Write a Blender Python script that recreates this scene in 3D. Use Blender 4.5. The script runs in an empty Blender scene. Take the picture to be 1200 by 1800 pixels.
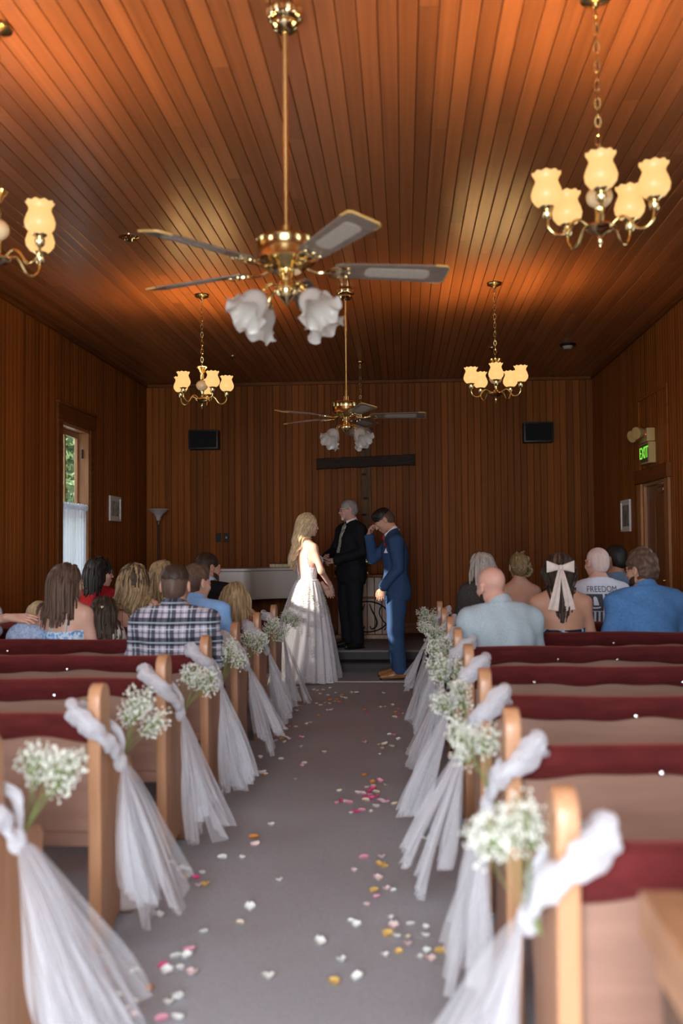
import bpy, bmesh, math, random
import numpy as np
from mathutils import Vector, Matrix, Euler
random.seed(7)
rng = np.random.RandomState(11)
S = bpy.context.scene
C = S.collection
PI = math.pi

# ------------------------------------------------------------------ camera
def setup_camera():
    f, yaw, pit, roll, cz = 1690., .0639, .0367, .0085, 1.35
    cy, sy, cp, sp = math.cos(yaw), math.sin(yaw), math.cos(pit), math.sin(pit)
    R = Vector((cy, sy, 0)); F0 = Vector((-sy, cy, 0)); Z = Vector((0, 0, 1))
    F = cp*F0 + sp*Z; U = -sp*F0 + cp*Z
    c, s = math.cos(roll), math.sin(roll)
    r = c*R - s*U; u = s*R + c*U
    cam = bpy.data.cameras.new('camera')
    o = bpy.data.objects.new('camera', cam); C.objects.link(o)
    m = Matrix.Identity(4)
    for i, a in enumerate((r, u, -F)):
        for k in range(3): m[k][i] = a[k]
    m[0][3], m[1][3], m[2][3] = 0, 0, cz
    o.matrix_world = m
    cam.sensor_fit = 'VERTICAL'; cam.sensor_height = 36; cam.sensor_width = 24
    cam.lens = f/1800*36
    cam.clip_start = .05; cam.clip_end = 200
    cam.dof.use_dof = True; cam.dof.focus_distance = 9.6; cam.dof.aperture_fstop = 1.7
    S.camera = o
setup_camera()

# ------------------------------------------------------------------ world, sun, daylight, exposure
W = bpy.data.worlds.new('sky'); S.world = W; W.use_nodes = True
bg = W.node_tree.nodes['Background']
bg.inputs[0].default_value = (.70, .84, 1.0, 1); bg.inputs[1].default_value = 3.4
SUN_DIR = Vector((3.32, 2.756, -1.43)).normalized()
def lamp(name, kind, loc, direction, **kw):
    l = bpy.data.lights.new(name, kind)
    for k, v in kw.items(): setattr(l, k, v)
    o = bpy.data.objects.new(name, l); C.objects.link(o)
    o.location = loc
    o.rotation_euler = Vector(direction).to_track_quat('-Z', 'Y').to_euler()
    return o
lamp('sun', 'SUN', (-14, -4, 8), SUN_DIR, energy=12, color=(1, .92, .80), angle=.012)
# daylight entering at the window openings and the entrance behind the camera
WIN_L = [10.07, 7.27, 4.47, 1.67]; WIN_R = [7.27, 4.47, 1.67]
WL, WR, D, H, Y0R = -3.49, 2.53, 12.9, 3.6, -.9
for y in WIN_L[1:]:
    lamp('daylight', 'AREA', (WL-.30, y, 1.75), (1, 0, -.12), energy={7.27: 15, 4.47: 32, 1.67: 90}[y], color=(.86, .93, 1), shape='RECTANGLE', size=.95, size_y=2.0)
for y in WIN_R:
    lamp('daylight', 'AREA', (WR+.30, y, 1.75), (-1, 0, -.12), energy={7.27: 8, 4.47: 16, 1.67: 50}[y], color=(.86, .93, 1), shape='RECTANGLE', size=.95, size_y=2.0)
lamp('daylight', 'AREA', (-.48, Y0R-.45, 1.45), (0, 1, -.38), energy=350, color=(.88, .94, 1), shape='RECTANGLE', size=2.0, size_y=2.3)
S.view_settings.view_transform = 'Standard'; S.view_settings.look = 'None'
S.view_settings.gamma = 1; S.view_settings.use_curve_mapping = False
S.view_settings.exposure = 0.08

# ------------------------------------------------------------------ helpers
class MB:
    def __init__(s): s.v = []; s.f = []
    def add(s, vs, fs):
        n = len(s.v); s.v.extend([tuple(map(float, p)) for p in vs]); s.f.extend([tuple(i+n for i in q) for q in fs]); return s
    def box(s, x0, x1, y0, y1, z0, z1):
        return s.add([(x0,y0,z0),(x1,y0,z0),(x1,y1,z0),(x0,y1,z0),(x0,y0,z1),(x1,y0,z1),(x1,y1,z1),(x0,y1,z1)],
                     [(0,3,2,1),(4,5,6,7),(0,1,5,4),(1,2,6,5),(2,3,7,6),(3,0,4,7)])
    def prism(s, poly, a0, a1, axis='x'):
        n = len(poly)
        def p(q, a): return {'x': (a, q[0], q[1]), 'y': (q[0], a, q[1]), 'z': (q[0], q[1], a)}[axis]
        vs = [p(q, a0) for q in poly]+[p(q, a1) for q in poly]
        return s.add(vs, [tuple(range(n))[::-1], tuple(range(n, 2*n))]+[(i, (i+1) % n, n+(i+1) % n, n+i) for i in range(n)])
    def tube(s, path, r, n=8, closed=False, flat=1.0, caps=True, up=None):
        path = [Vector(p) for p in path]; m = len(path)
        rr = list(r) if hasattr(r, '__len__') else [r]*m
        T = []
        for i in range(m):
            a = path[(i-1) % m] if (closed or i > 0) else path[i]
            b = path[(i+1) % m] if (closed or i < m-1) else path[i]
            t = b-a; T.append(t.normalized() if t.length > 1e-9 else Vector((0, 0, 1)))
        ref = Vector(up) if up else (Vector((0, 0, 1)) if abs(T[0].z) < .9 else Vector((1, 0, 0)))
        N = (ref - T[0]*ref.dot(T[0])).normalized(); vs = []
        for i in range(m):
            N = (N - T[i]*N.dot(T[i]))
            N = N.normalized() if N.length > 1e-6 else T[i].orthogonal().normalized()
            B = T[i].cross(N)
            for k in range(n):
                a = 2*PI*k/n
                vs.append(path[i]+rr[i]*(math.cos(a)*N*flat + math.sin(a)*B))
        fs = []
        for i in range(m if closed else m-1):
            j = (i+1) % m
            for k in range(n): fs.append((i*n+k, i*n+(k+1) % n, j*n+(k+1) % n, j*n+k))
        if caps and not closed: fs += [tuple(range(n))[::-1], tuple(range((m-1)*n, m*n))]
        return s.add(vs, fs)
    def lathe(s, prof, n=24, mat=None, rf=None, close=False):
        vs = []
        for i, (r, z) in enumerate(prof):
            for k in range(n):
                a = 2*PI*k/n
                rad, dz = (r, 0) if rf is None else rf(i, len(prof), a, r)
                p = Vector((rad*math.cos(a), rad*math.sin(a), z+dz))
                vs.append(mat @ p if mat else p)
        m = len(prof); fs = []
        for i in range(m-1):
            for k in range(n): fs.append((i*n+k, i*n+(k+1) % n, (i+1)*n+(k+1) % n, (i+1)*n+k))
        if close: fs += [tuple(range(n))[::-1], tuple(range((m-1)*n, m*n))]
        return s.add(vs, fs)
    def sphere(s, c, r, n=10, m=6, sc=(1, 1, 1)):
        prof = [(max(1e-4, r*math.sin(PI*i/m)), -r*math.cos(PI*i/m)) for i in range(m+1)]
        return s.lathe(prof, n, Matrix.Translation(c) @ Matrix.Diagonal((*sc, 1)))
    def grid(s, fn, nu, nv):
        vs = [fn(i/nu, j/nv) for j in range(nv+1) for i in range(nu+1)]
        w = nu+1
        return s.add(vs, [(j*w+i, j*w+i+1, (j+1)*w+i+1, (j+1)*w+i) for j in range(nv) for i in range(nu)])
    def xf(s, M, start=0):
        s.v[start:] = [tuple(M @ Vector(p)) for p in s.v[start:]]; return s
    def mesh(s, name, mat=None, smooth=True, bev=0, seg=1):
        me = bpy.data.meshes.new(name); me.from_pydata(s.v, [], s.f)
        b = bmesh.new(); b.from_mesh(me)
        if bev: bmesh.ops.bevel(b, geom=list(b.edges), offset=bev, segments=seg, affect='EDGES', profile=.6, clamp_overlap=True)
        bmesh.ops.recalc_face_normals(b, faces=b.faces)
        if smooth:
            for e in b.edges:
                if len(e.link_faces) == 2 and e.calc_face_angle(0) > .7: e.smooth = False
            for fc in b.faces: fc.smooth = True
        b.to_mesh(me); b.free()
        if mat: me.materials.append(mat)
        return me
    def build(s, name, mat=None, parent=None, smooth=True, bev=0, seg=1):
        return link(name, s.mesh(name, mat, smooth, bev, seg), parent)
def link(name, me, parent=None):
    o = bpy.data.objects.new(name, me); C.objects.link(o)
    if parent: o.parent = parent
    return o
def tag(o, label=None, cat=None, group=None, kind=None):
    if label: o['label'] = label
    if cat: o['category'] = cat
    if group: o['group'] = group
    if kind: o['kind'] = kind
    return o
def thing(name, label, cat, loc=(0, 0, 0), rz=0, group=None):
    o = bpy.data.objects.new(name, None); C.objects.link(o)
    o.location = loc; o.rotation_euler = (0, 0, rz); o.empty_display_size = .1
    return tag(o, label, cat, group)
def copy_tree(o, parent=None):
    c = o.copy(); C.objects.link(c); c.parent = parent
    for ch in list(o.children): copy_tree(ch, c)
    return c
def bez(p, n=10):
    """Catmull-Rom through points"""
    p = [Vector(q) for q in p]; out = []
    for i in range(len(p)-1):
        a = p[max(i-1, 0)]; b = p[i]; c = p[i+1]; d = p[min(i+2, len(p)-1)]
        for k in range(n):
            t = k/n
            out.append(.5*((2*b)+(-a+c)*t+(2*a-5*b+4*c-d)*t*t+(-a+3*b-3*c+d)*t**3))
    out.append(p[-1]); return out

# ------------------------------------------------------------------ materials
def node(nt, typ, **kw):
    n = nt.nodes.new(typ)
    for k, v in kw.items(): setattr(n, k, v)
    return n
def pm(name, col, rough=.5, metal=0, spec=.5, **kw):
    m = bpy.data.materials.new(name); m.use_nodes = True
    b = m.node_tree.nodes['Principled BSDF']
    b.inputs['Base Color'].default_value = (*col, 1); b.inputs['Roughness'].default_value = rough
    b.inputs['Metallic'].default_value = metal; b.inputs['Specular IOR Level'].default_value = spec
    for k, v in kw.items(): b.inputs[k.replace('_', ' ')].default_value = v
    return m
def vary(m, c1, c2, scale=(1, 1, 1), nscale=5, detail=4, rnd=.25, bump=0, island=False, contrast=(.3, .7), coord='Object'):
    """noise-blended base colour with per-object brightness variation"""
    nt = m.node_tree; L = nt.links; b = nt.nodes['Principled BSDF']
    tc = node(nt, 'ShaderNodeTexCoord'); mp = node(nt, 'ShaderNodeMapping'); mp.inputs['Scale'].default_value = scale
    L.new(tc.outputs[coord], mp.inputs['Vector'])
    oi = node(nt, 'ShaderNodeObjectInfo')
    ro = oi.outputs['Random']
    if island: ro = node(nt, 'ShaderNodeNewGeometry').outputs['Random Per Island']
    mul = node(nt, 'ShaderNodeMath', operation='MULTIPLY'); mul.inputs[1].default_value = 37.
    L.new(ro, mul.inputs[0])
    ad = node(nt, 'ShaderNodeVectorMath', operation='ADD'); L.new(mp.outputs[0], ad.inputs[0]); L.new(mul.outputs[0], ad.inputs[1])
    no = node(nt, 'ShaderNodeTexNoise'); no.inputs['Scale'].default_value = nscale; no.inputs['Detail'].default_value = detail
    L.new(ad.outputs[0], no.inputs['Vector'])
    rp = node(nt, 'ShaderNodeValToRGB')
    rp.color_ramp.elements[0].position = contrast[0]; rp.color_ramp.elements[1].position = contrast[1]
    rp.color_ramp.elements[0].color = (*c1, 1); rp.color_ramp.elements[1].color = (*c2, 1)
    L.new(no.outputs[0], rp.inputs[0])
    mr = node(nt, 'ShaderNodeMapRange'); mr.inputs[3].default_value = 1-rnd; mr.inputs[4].default_value = 1+rnd
    L.new(ro, mr.inputs[0])
    vm = node(nt, 'ShaderNodeVectorMath', operation='SCALE'); L.new(rp.outputs[0], vm.inputs[0]); L.new(mr.outputs[0], vm.inputs['Scale'])
    L.new(vm.outputs[0], b.inputs['Base Color'])
    if bump:
        bp = node(nt, 'ShaderNodeBump'); bp.inputs['Strength'].default_value = bump; bp.inputs['Distance'].default_value = .01
        L.new(no.outputs[0], bp.inputs['Height']); L.new(bp.outputs[0], b.inputs['Normal'])
    return m
M = {}
M['ceil'] = vary(pm('ceiling_wood', (.3, .12, .05), .32, spec=.75), (.255, .084, .026), (.35, .122, .041), (22, 1.3, 8), 2.2, 5, .22)
M['wallw'] = vary(pm('wall_wood', (.2, .08, .03), .5, spec=.10), (.20, .058, .0105), (.30, .090, .017), (22, 1.3, 8), 2.2, 5, .24)
M['gap'] = pm('groove_dark', (.02, .009, .004), .9)
M['trim'] = vary(pm('trim_wood', (.2, .08, .03), .45, spec=.15), (.14, .042, .010), (.21, .068, .017), (2, 2, 14), 2, 4, .1)
M['jamb'] = vary(pm('window_jamb_wood', (.3, .13, .05), .35), (.30, .12, .04), (.42, .19, .07), (9, 9, 1), 3, 4, .1)
M['doorw'] = vary(pm('door_wood', (.2, .08, .03), .4), (.17, .062, .02), (.24, .095, .03), (9, 9, 1), 3, 4, .15)
M['carpet'] = vary(pm('carpet', (.17, .165, .175), .95, spec=.1), (.29, .288, .305), (.39, .387, .41), (1, 1, 1), 160, 3, 0, .35)
M['stagec'] = vary(pm('stage_carpet', (.1, .1, .1), .95, spec=.1), (.16, .148, .148), (.22, .205, .207), (1, 1, 1), 150, 3, 0, .3)
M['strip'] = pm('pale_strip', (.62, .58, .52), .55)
M['oak'] = vary(pm('pew_oak', (.5, .25, .1), .38), (.36, .172, .082), (.47, .238, .125), (14, 14, 1.2), 2.5, 4, .1)
M['oakedge'] = M['oak']
M['pewback'] = vary(pm('pew_back_panel', (.42, .24, .15), .5), (.235, .120, .080), (.285, .148, .102), (1.5, 8, 14), 2, 4, .08)
M['velvet'] = vary(pm('velvet', (.13, .012, .02), .85, spec=.2), (.058, .0055, .006), (.095, .010, .010), (3, 9, 9), 3, 3, .12, .2)
M['velvet'].node_tree.nodes['Principled BSDF'].inputs['Sheen Weight'].default_value = .30
M['velvet'].node_tree.nodes['Principled BSDF'].inputs['Sheen Tint'].default_value = (.8, .2, .15, 1)
M['brass'] = pm('brass', (.70, .52, .22), .18, 1)
M['brass2'] = pm('polished_brass', (.80, .64, .34), .10, 1)
M['steel'] = pm('bright_steel', (.75, .75, .75), .2, 1)
M['black'] = pm('black_plastic', (.012, .012, .013), .5)
M['blade'] = vary(pm('fan_blade', (.25, .19, .15), .4), (.13, .092, .068), (.19, .14, .11), (3, 14, 10), 3, 4, .08)
M['cane'] = vary(pm('fan_cane', (.5, .44, .36), .6), (.30, .25, .20), (.40, .35, .29), (1, 1, 1), 140, 2, .05, .3)
M['edgegold'] = pm('blade_edge', (.55, .33, .1), .35)
M['paper'] = pm('paper', (.75, .72, .66), .7)
M['white'] = pm('white_paint', (.8, .8, .8), .5)
M['piano'] = pm('piano_lacquer', (.58, .53, .48), .28)
M['iron'] = pm('dark_iron', (.02, .016, .014), .45, .6)
M['altar'] = vary(pm('altar_wood', (.3, .14, .05), .4), (.15, .058, .016), (.23, .095, .028), (8, 8, 1.3), 3, 4, .12)
def glassy(name, col, tr=.5, rough=.4):
    m = bpy.data.materials.new(name); m.use_nodes = True; nt = m.node_tree; L = nt.links
    b = nt.nodes['Principled BSDF']; out = nt.nodes['Material Output']
    b.inputs['Base Color'].default_value = (*col, 1); b.inputs['Roughness'].default_value = rough
    t = node(nt, 'ShaderNodeBsdfTranslucent'); t.inputs[0].default_value = (*col, 1)
    mx = node(nt, 'ShaderNodeMixShader'); mx.inputs[0].default_value = tr
    L.new(b.outputs[0], mx.inputs[1]); L.new(t.outputs[0], mx.inputs[2]); L.new(mx.outputs[0], out.inputs[0])
    return m
M['frost'] = glassy('frosted_glass', (.66, .62, .57), .5, .25)
def tulle(name, col, op):
    m = bpy.data.materials.new(name); m.use_nodes = True; nt = m.node_tree; L = nt.links
    b = nt.nodes['Principled BSDF']; out = nt.nodes['Material Output']
    b.inputs['Base Color'].default_value = (*col, 1); b.inputs['Roughness'].default_value = .8
    t = node(nt, 'ShaderNodeBsdfTranslucent'); t.inputs[0].default_value = (*col, 1)
    mx = node(nt, 'ShaderNodeMixShader'); mx.inputs[0].default_value = .4
    L.new(b.outputs[0], mx.inputs[1]); L.new(t.outputs[0], mx.inputs[2])
    tr = node(nt, 'ShaderNodeBsdfTransparent')
    # sheer net: more cover where folds are seen edge on
    lw = node(nt, 'ShaderNodeLayerWeight'); lw.inputs['Blend'].default_value = .35
    mr = node(nt, 'ShaderNodeMapRange'); mr.inputs[3].default_value = op; mr.inputs[4].default_value = min(1, op+.45)
    L.new(lw.outputs['Facing'], mr.inputs[0])
    m2 = node(nt, 'ShaderNodeMixShader'); L.new(mr.outputs[0], m2.inputs[0]); L.new(tr.outputs[0], m2.inputs[1]); L.new(mx.outputs[0], m2.inputs[2])
    L.new(m2.outputs[0], out.inputs[0])
    return m
M['tulle'] = tulle('white_tulle', (.86, .86, .90), .22)
M['tulle_band'] = tulle('gathered_tulle', (.86, .86, .90), .42)
M['sheer'] = tulle('curtain_net', (.86, .88, .92), .82)
M['bloom'] = glassy('gypsophila_bloom', (.80, .80, .72), .3, .7)
M['stem'] = pm('gypsophila_stem', (.16, .20, .06), .7)
def emis(name, col, st, rough=.4):
    m = pm(name, col, rough); b = m.node_tree.nodes['Principled BSDF']
    b.inputs['Emission Color'].default_value = (*col, 1); b.inputs['Emission Strength'].default_value = st
    return m
M['shade'] = emis('lit_opal_glass', (1.0, .56, .19), 1.0)
M['shade'].node_tree.nodes['Principled BSDF'].inputs['Base Color'].default_value = (.16, .11, .06, 1)
M['opalball'] = pm('cream_opal_ball', (.72, .55, .33), .3)
M['glass'] = None
def pane_mat():
    m = bpy.data.materials.new('window_glass'); m.use_nodes = True; nt = m.node_tree; L = nt.links
    out = nt.nodes['Material Output']; nt.nodes.remove(nt.nodes['Principled BSDF'])
    a = node(nt, 'ShaderNodeBsdfTransparent'); g = node(nt, 'ShaderNodeBsdfGlossy'); g.inputs['Roughness'].default_value = .03
    mx = node(nt, 'ShaderNodeMixShader'); mx.inputs[0].default_value = .06
    L.new(a.outputs[0], mx.inputs[1]); L.new(g.outputs[0], mx.inputs[2]); L.new(mx.outputs[0], out.inputs[0])
    return m
M['glass'] = pane_mat()
# ------------------------------------------------------------------ room shell
BW = .0872
def plank_mesh(name, mat, w=BW-.0035, t=.016, c=.0035):
    h = w/2
    poly = [(-h, t), (-h, c), (-h+c, 0), (h-c, 0), (h, c), (h, t)]
    mb = MB(); mb.prism(poly, 0, 1, 'y')
    return mb.mesh(name, mat, smooth=False)
ME_CEIL = plank_mesh('ceiling_board', M['ceil']); ME_WALL = plank_mesh('wall_board', M['wallw'])
def plank(name, me, parent, origin, cx, cy, cz, length):
    o = link(name, me, parent)
    m = Matrix.Identity(4)
    for i, a in enumerate((Vector(cx), Vector(cy)*length, Vector(cz))):
        for k in range(3): m[k][i] = a[k]
    for k in range(3): m[k][3] = origin[k]
    o.matrix_world = m
    return o
ceiling = tag(MB().box(WL-.2, WR+.2, Y0R-.2, D+.2, H+.016, H+.12).build('ceiling', M['gap'], smooth=False), 'stained wooden board ceiling', kind='structure')
nrow = 69; bw = (WR-WL)/nrow
for i in range(nrow):
    x = WL+(i+.5)*bw; y = Y0R; rr = random.Random(i*3+1)
    first = rr.uniform(1.0, 5.0)
    cuts = [first]
    while cuts[-1] < D-Y0R-1.5: cuts.append(cuts[-1]+rr.uniform(3.6, 5.6))
    cuts[-1] = D-Y0R
    a = 0
    for c in cuts:
        if c-a > .3: plank('ceiling_board', ME_CEIL, ceiling, (x, Y0R+a+.001, H), (1, 0, 0), (0, 1, 0), (0, 0, 1), c-a-.002)
        a = c
wall_back = tag(MB().box(WL-.2, WR+.2, D+.016, D+.15, 0, H+.1).build('wall_back', M['gap'], smooth=False), 'back wall of dark vertical wooden boards behind the couple', kind='structure')
for i in range(nrow):
    plank('wall_board', ME_WALL, wall_back, (WL+(i+.5)*bw, D, H), (1, 0, 0), (0, 0, -1), (0, 1, 0), H-.2)
def side_wall(name, X, sgn, holes, label):
    """sgn +1: room lies towards +X.  holes: (y0,y1,z0,z1)"""
    o = X-sgn*.016; o2 = X-sgn*.16
    mb = MB(); ys = [Y0R-.2]
    for (a, b, c, d) in sorted(holes):
        mb.box(min(o, o2), max(o, o2), ys[-1], a, 0, H+.1)
        if c > 0: mb.box(min(o, o2), max(o, o2), a, b, 0, c)
        mb.box(min(o, o2), max(o, o2), a, b, d, H+.1)
        ys.append(b)
    mb.box(min(o, o2), max(o, o2), ys[-1], D+.2, 0, H+.1)
    w = tag(mb.build(name, M['gap'], smooth=False), label, kind='structure')
    n = int(round((D-Y0R)/BW)); st = (D-Y0R)/n
    for i in range(n):
        y = Y0R+(i+.5)*st
        segs = [(0, H)]
        for (a, b, c, d) in holes:
            if a-.03 < y < b+.03: segs = ([(0, c)] if c > .05 else [])+[(d, H)]
        for (z0, z1) in segs:
            plank('wall_board', ME_WALL, w, (X, y, z1), (0, sgn, 0), (0, 0, -1), (-sgn, 0, 0), z1-z0)
    return w
HWIN = .44; WZ0, WZ1 = .78, 2.67
holesL = [(y-HWIN, y+HWIN, WZ0, WZ1) for y in WIN_L]
holesR = [(y-HWIN, y+HWIN, WZ0, WZ1) for y in WIN_R]+[(9.40, 10.32, 0, 1.99)]
wall_left = side_wall('wall_left', WL, 1, holesL, 'left side wall of dark vertical wooden boards')
wall_right = side_wall('wall_right', WR, -1, holesR, 'right side wall of dark vertical wooden boards')
mb = MB(); mb.box(WL-.2, -1.5, Y0R-.15, Y0R, 0, H+.1); mb.box(.54, WR+.2, Y0R-.15, Y0R, 0, H+.1); mb.box(-1.5, .54, Y0R-.15, Y0R, 2.6, H+.1)
tag(mb.build('wall_rear', M['wallw'], smooth=False), 'rear wall with the open entrance', kind='structure')
floor = tag(MB().box(WL-.2, WR+.2, Y0R-.2, D+.2, -.1, 0).build('floor', M['carpet'], smooth=False), 'grey carpet floor', kind='structure')
# stage of two low carpeted steps
stage = tag(MB().box(WL, WR, 10.78, D, 0, .20).build('stage_platform', M['stagec'], smooth=True, bev=.012, seg=2), 'raised carpeted stage in front of the back wall', kind='structure')
riserm = pm('dark_riser', (.022, .016, .013), .6)
MB().box(WL, WR, 10.765, 10.779, 0, .178).build('riser', riserm, stage, smooth=False)
st_ = MB().box(-2.2, 1.25, 10.45, 10.765, 0, .10).build('stage_step', vary(pm('dark_step_carpet', (.05, .045, .042), .95, spec=.1), (.035, .031, .029), (.06, .054, .051), (1, 1, 1), 150, 3, 0, .3), stage, bev=.012, seg=2)
MB().box(-2.2, 1.25, 10.44, 10.452, 0, .085).build('step_riser', riserm, stage, smooth=False)
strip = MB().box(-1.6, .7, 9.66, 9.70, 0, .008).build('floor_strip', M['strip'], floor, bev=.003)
# trims
tr = MB(); tr.box(WL, WR, D-.03, D, H-.05, H); tag(tr.build('trim_1', M['trim'], bev=.008), 'crown moulding above the back wall', kind='structure')
tr = MB(); tr.box(WL, WL+.03, Y0R, D-.03, H-.05, H); tag(tr.build('trim_2', M['trim'], bev=.008), 'crown moulding above the left wall', kind='structure')
tr = MB(); tr.box(WR-.03, WR, Y0R, D-.03, H-.05, H); tag(tr.build('trim_3', M['trim'], bev=.008), 'crown moulding above the right wall', kind='structure')
tag(MB().box(WL, WR, D-.02, D, .2, .34).build('baseboard_back', M['trim'], bev=.004), 'baseboard of the back wall', kind='structure')
tag(MB().box(WL, WL+.02, Y0R, 10.78, 0, .16).build('baseboard_left', M['trim'], bev=.004), 'baseboard of the left wall', kind='structure')
b = MB(); b.box(WR-.02, WR, Y0R, 9.25, 0, .16); b.box(WR-.02, WR, 10.48, 10.78, 0, .16)
tag(b.build('baseboard_right', M['trim'], bev=.004), 'baseboard of the right wall', kind='structure')

# ------------------------------------------------------------------ windows
def ruffle_curtain(parent, X, y0, y1, z0, z1, sgn):
    ph = random.uniform(0, 6)
    def fn(u, v):
        y = y0+(y1-y0)*u
        a = .012*(1-.2*v)*math.sin(u*60+ph+.6*math.sin(v*5))+.006*math.sin(u*131)
        return (X+sgn*(a+.03), y, z1-.05-(z1-.05-z0)*v)
    MB().grid(fn, 120, 10).build('curtain', M['sheer'], parent)
    def fr(u, v):
        y = y0+(y1-y0)*u
        b = math.sin(PI*v)
        return (X+sgn*(.03+.022*math.cos(2*PI*v)+.012*math.sin(u*80)), y, z1-.03+.032*math.sin(2*PI*v)+.008*math.sin(u*97))
    MB().grid(fr, 120, 8).build('curtain_ruffle', M['sheer'], parent)
    MB().tube([(X+sgn*.03, y0-.0, z1-.03), (X+sgn*.03, y1, z1-.03)], .008, 8).build('curtain_rod', M['white'], parent)
def window(n, X, sgn, yc, label):
    w = bpy.data.objects.new('window_%d' % n, None); C.objects.link(w); tag(w, label, kind='structure')
    a, b = yc-HWIN, yc+HWIN
    xo = X-sgn*.16
    def bx(x0, x1, *r): return MB().box(min(x0, x1), max(x0, x1), *r)
    # jamb lining of the opening
    bx(X+sgn*.004, xo, a, a+.03, WZ0, WZ1).build('jamb', M['jamb'], w, bev=.003)
    bx(X+sgn*.004, xo, b-.03, b, WZ0, WZ1).build('jamb', M['jamb'], w, bev=.003)
    bx(X+sgn*.004, xo, a, b, WZ1-.03, WZ1).build('head_jamb', M['jamb'], w, bev=.003)
    bx(X+sgn*.06, xo, a-.03, b+.03, WZ0-.04, WZ0).build('sill', M['trim'], w, bev=.006)
    # casing on the wall face
    bx(X, X+sgn*.022, a-.13, a, WZ0-.04, WZ1+.01).build('casing', M['trim'], w, bev=.004)
    bx(X, X+sgn*.022, b, b+.13, WZ0-.04, WZ1+.01).build('casing', M['trim'], w, bev=.004)
    bx(X, X+sgn*.026, a-.15, b+.15, WZ1+.01, WZ1+.17).build('head_casing', M['trim'], w, bev=.004)
    bx(X, X+sgn*.045, a-.17, b+.17, WZ1+.17, WZ1+.195).build('cap_moulding', M['trim'], w, bev=.006)
    bx(X, X+sgn*.02, a-.12, b+.12, WZ0-.14, WZ0-.04).build('apron', M['trim'], w, bev=.004)
    zm = (WZ0+WZ1)/2+.02
    for (z0, z1, dx) in ((WZ0, zm+.02, .065), (zm-.02, WZ1-.03, .105)):
        xs = X-sgn*dx; xe = X-sgn*(dx+.035)
        s = MB(); lo, hi = min(xs, xe), max(xs, xe)
        s.box(lo, hi, a+.03, a+.085, z0, z1); s.box(lo, hi, b-.085, b-.03, z0, z1)
        s.box(lo, hi, a+.085, b-.085, z0, z0+.06); s.box(lo, hi, a+.085, b-.085, z1-.06, z1)
        s.box(lo+.008, hi-.008, yc-.012, yc+.012, z0+.06, z1-.06)
        so = s.build('sash', M['jamb'], w, bev=.003)
        xm = (xs+xe)/2
        for (p, q) in ((a+.085, yc-.012), (yc+.012, b-.085)):
            MB().box(xm-.002, xm+.002, p, q, z0+.06, z1-.06).build('pane', M['glass'], so, smooth=False)
    MB().box(min(X-sgn*.05, X-sgn*.064), max(X-sgn*.05, X-sgn*.064), b-.075, b-.045, 2.36, 2.46).build('sash_lock', M['iron'], w, bev=.003)
    ruffle_curtain(w, X-sgn*.05, a+.035, b-.035, WZ0+.02, 1.84, sgn)
    return w
window(1, WL, 1, WIN_L[0], 'tall sash window with lace half curtain on the left wall')
for i, y in enumerate(WIN_L[1:]): window(2+i, WL, 1, y, 'sash window on the left wall nearer the camera')
for i, y in enumerate(WIN_R): window(5+i, WR, -1, y, 'sash window on the right wall')
# door on the right wall
dr = bpy.data.objects.new('door_1', None); C.objects.link(dr); tag(dr, 'brown wooden side door under the exit sign', kind='structure')
for (a, b) in ((9.26, 9.40), (10.32, 10.46)): MB().box(WR-.03, WR, a, b, 0, 1.99).build('door_casing', M['jamb'], dr, bev=.004)
MB().box(WR-.05, WR, 9.22, 10.50, 1.99, 2.13).build('door_header', M['trim'], dr, bev=.005)
for (a, b) in ((9.40, 9.425), (10.295, 10.32)): MB().box(WR, WR+.15, a, b, 0, 1.99).build('door_jamb', M['jamb'], dr, bev=.003)
MB().box(WR, WR+.15, 9.425, 10.295, 1.96, 1.99).build('head_jamb', M['jamb'], dr, bev=.003)
leaf = MB().box(WR+.03, WR+.07, 9.47, 10.29, .01, 1.955).build('door_leaf', M['doorw'], dr, bev=.003)
for (z0, z1) in ((.15, .85), (1.0, 1.82)):
    for (a, b) in ((9.57, 9.84), (9.92, 10.19)): MB().box(WR+.02, WR+.031, a, b, z0, z1).build('door_panel', M['doorw'], leaf, bev=.006)
k = MB(); k.lathe([(.001, 0), (.025, .004), (.028, .02), (.015, .035), (.012, .05), (.001, .05)], 14, Matrix.Translation((WR+.03, 9.53, 1.0)) @ Matrix.Rotation(-PI/2, 4, 'Y')); k.build('door_knob', M['brass'], leaf)
k = MB(); k.box(WR-.01, WR+.028, 9.5, 9.72, 1.86, 1.92); k.build('door_closer', M['steel'], leaf, bev=.008)
tr = MB()
for (a, b, z0, z1) in ((9.30, 9.33, 2.13, 2.9), (10.40, 10.43, 2.13, 2.9), (9.33, 10.40, 2.87, 2.9)): tr.box(WR-.014, WR, a, b, z0, z1)
tag(tr.build('trim_4', M['wallw'], bev=.004), 'thin moulding of the panel above the side door', kind='structure')
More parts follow.
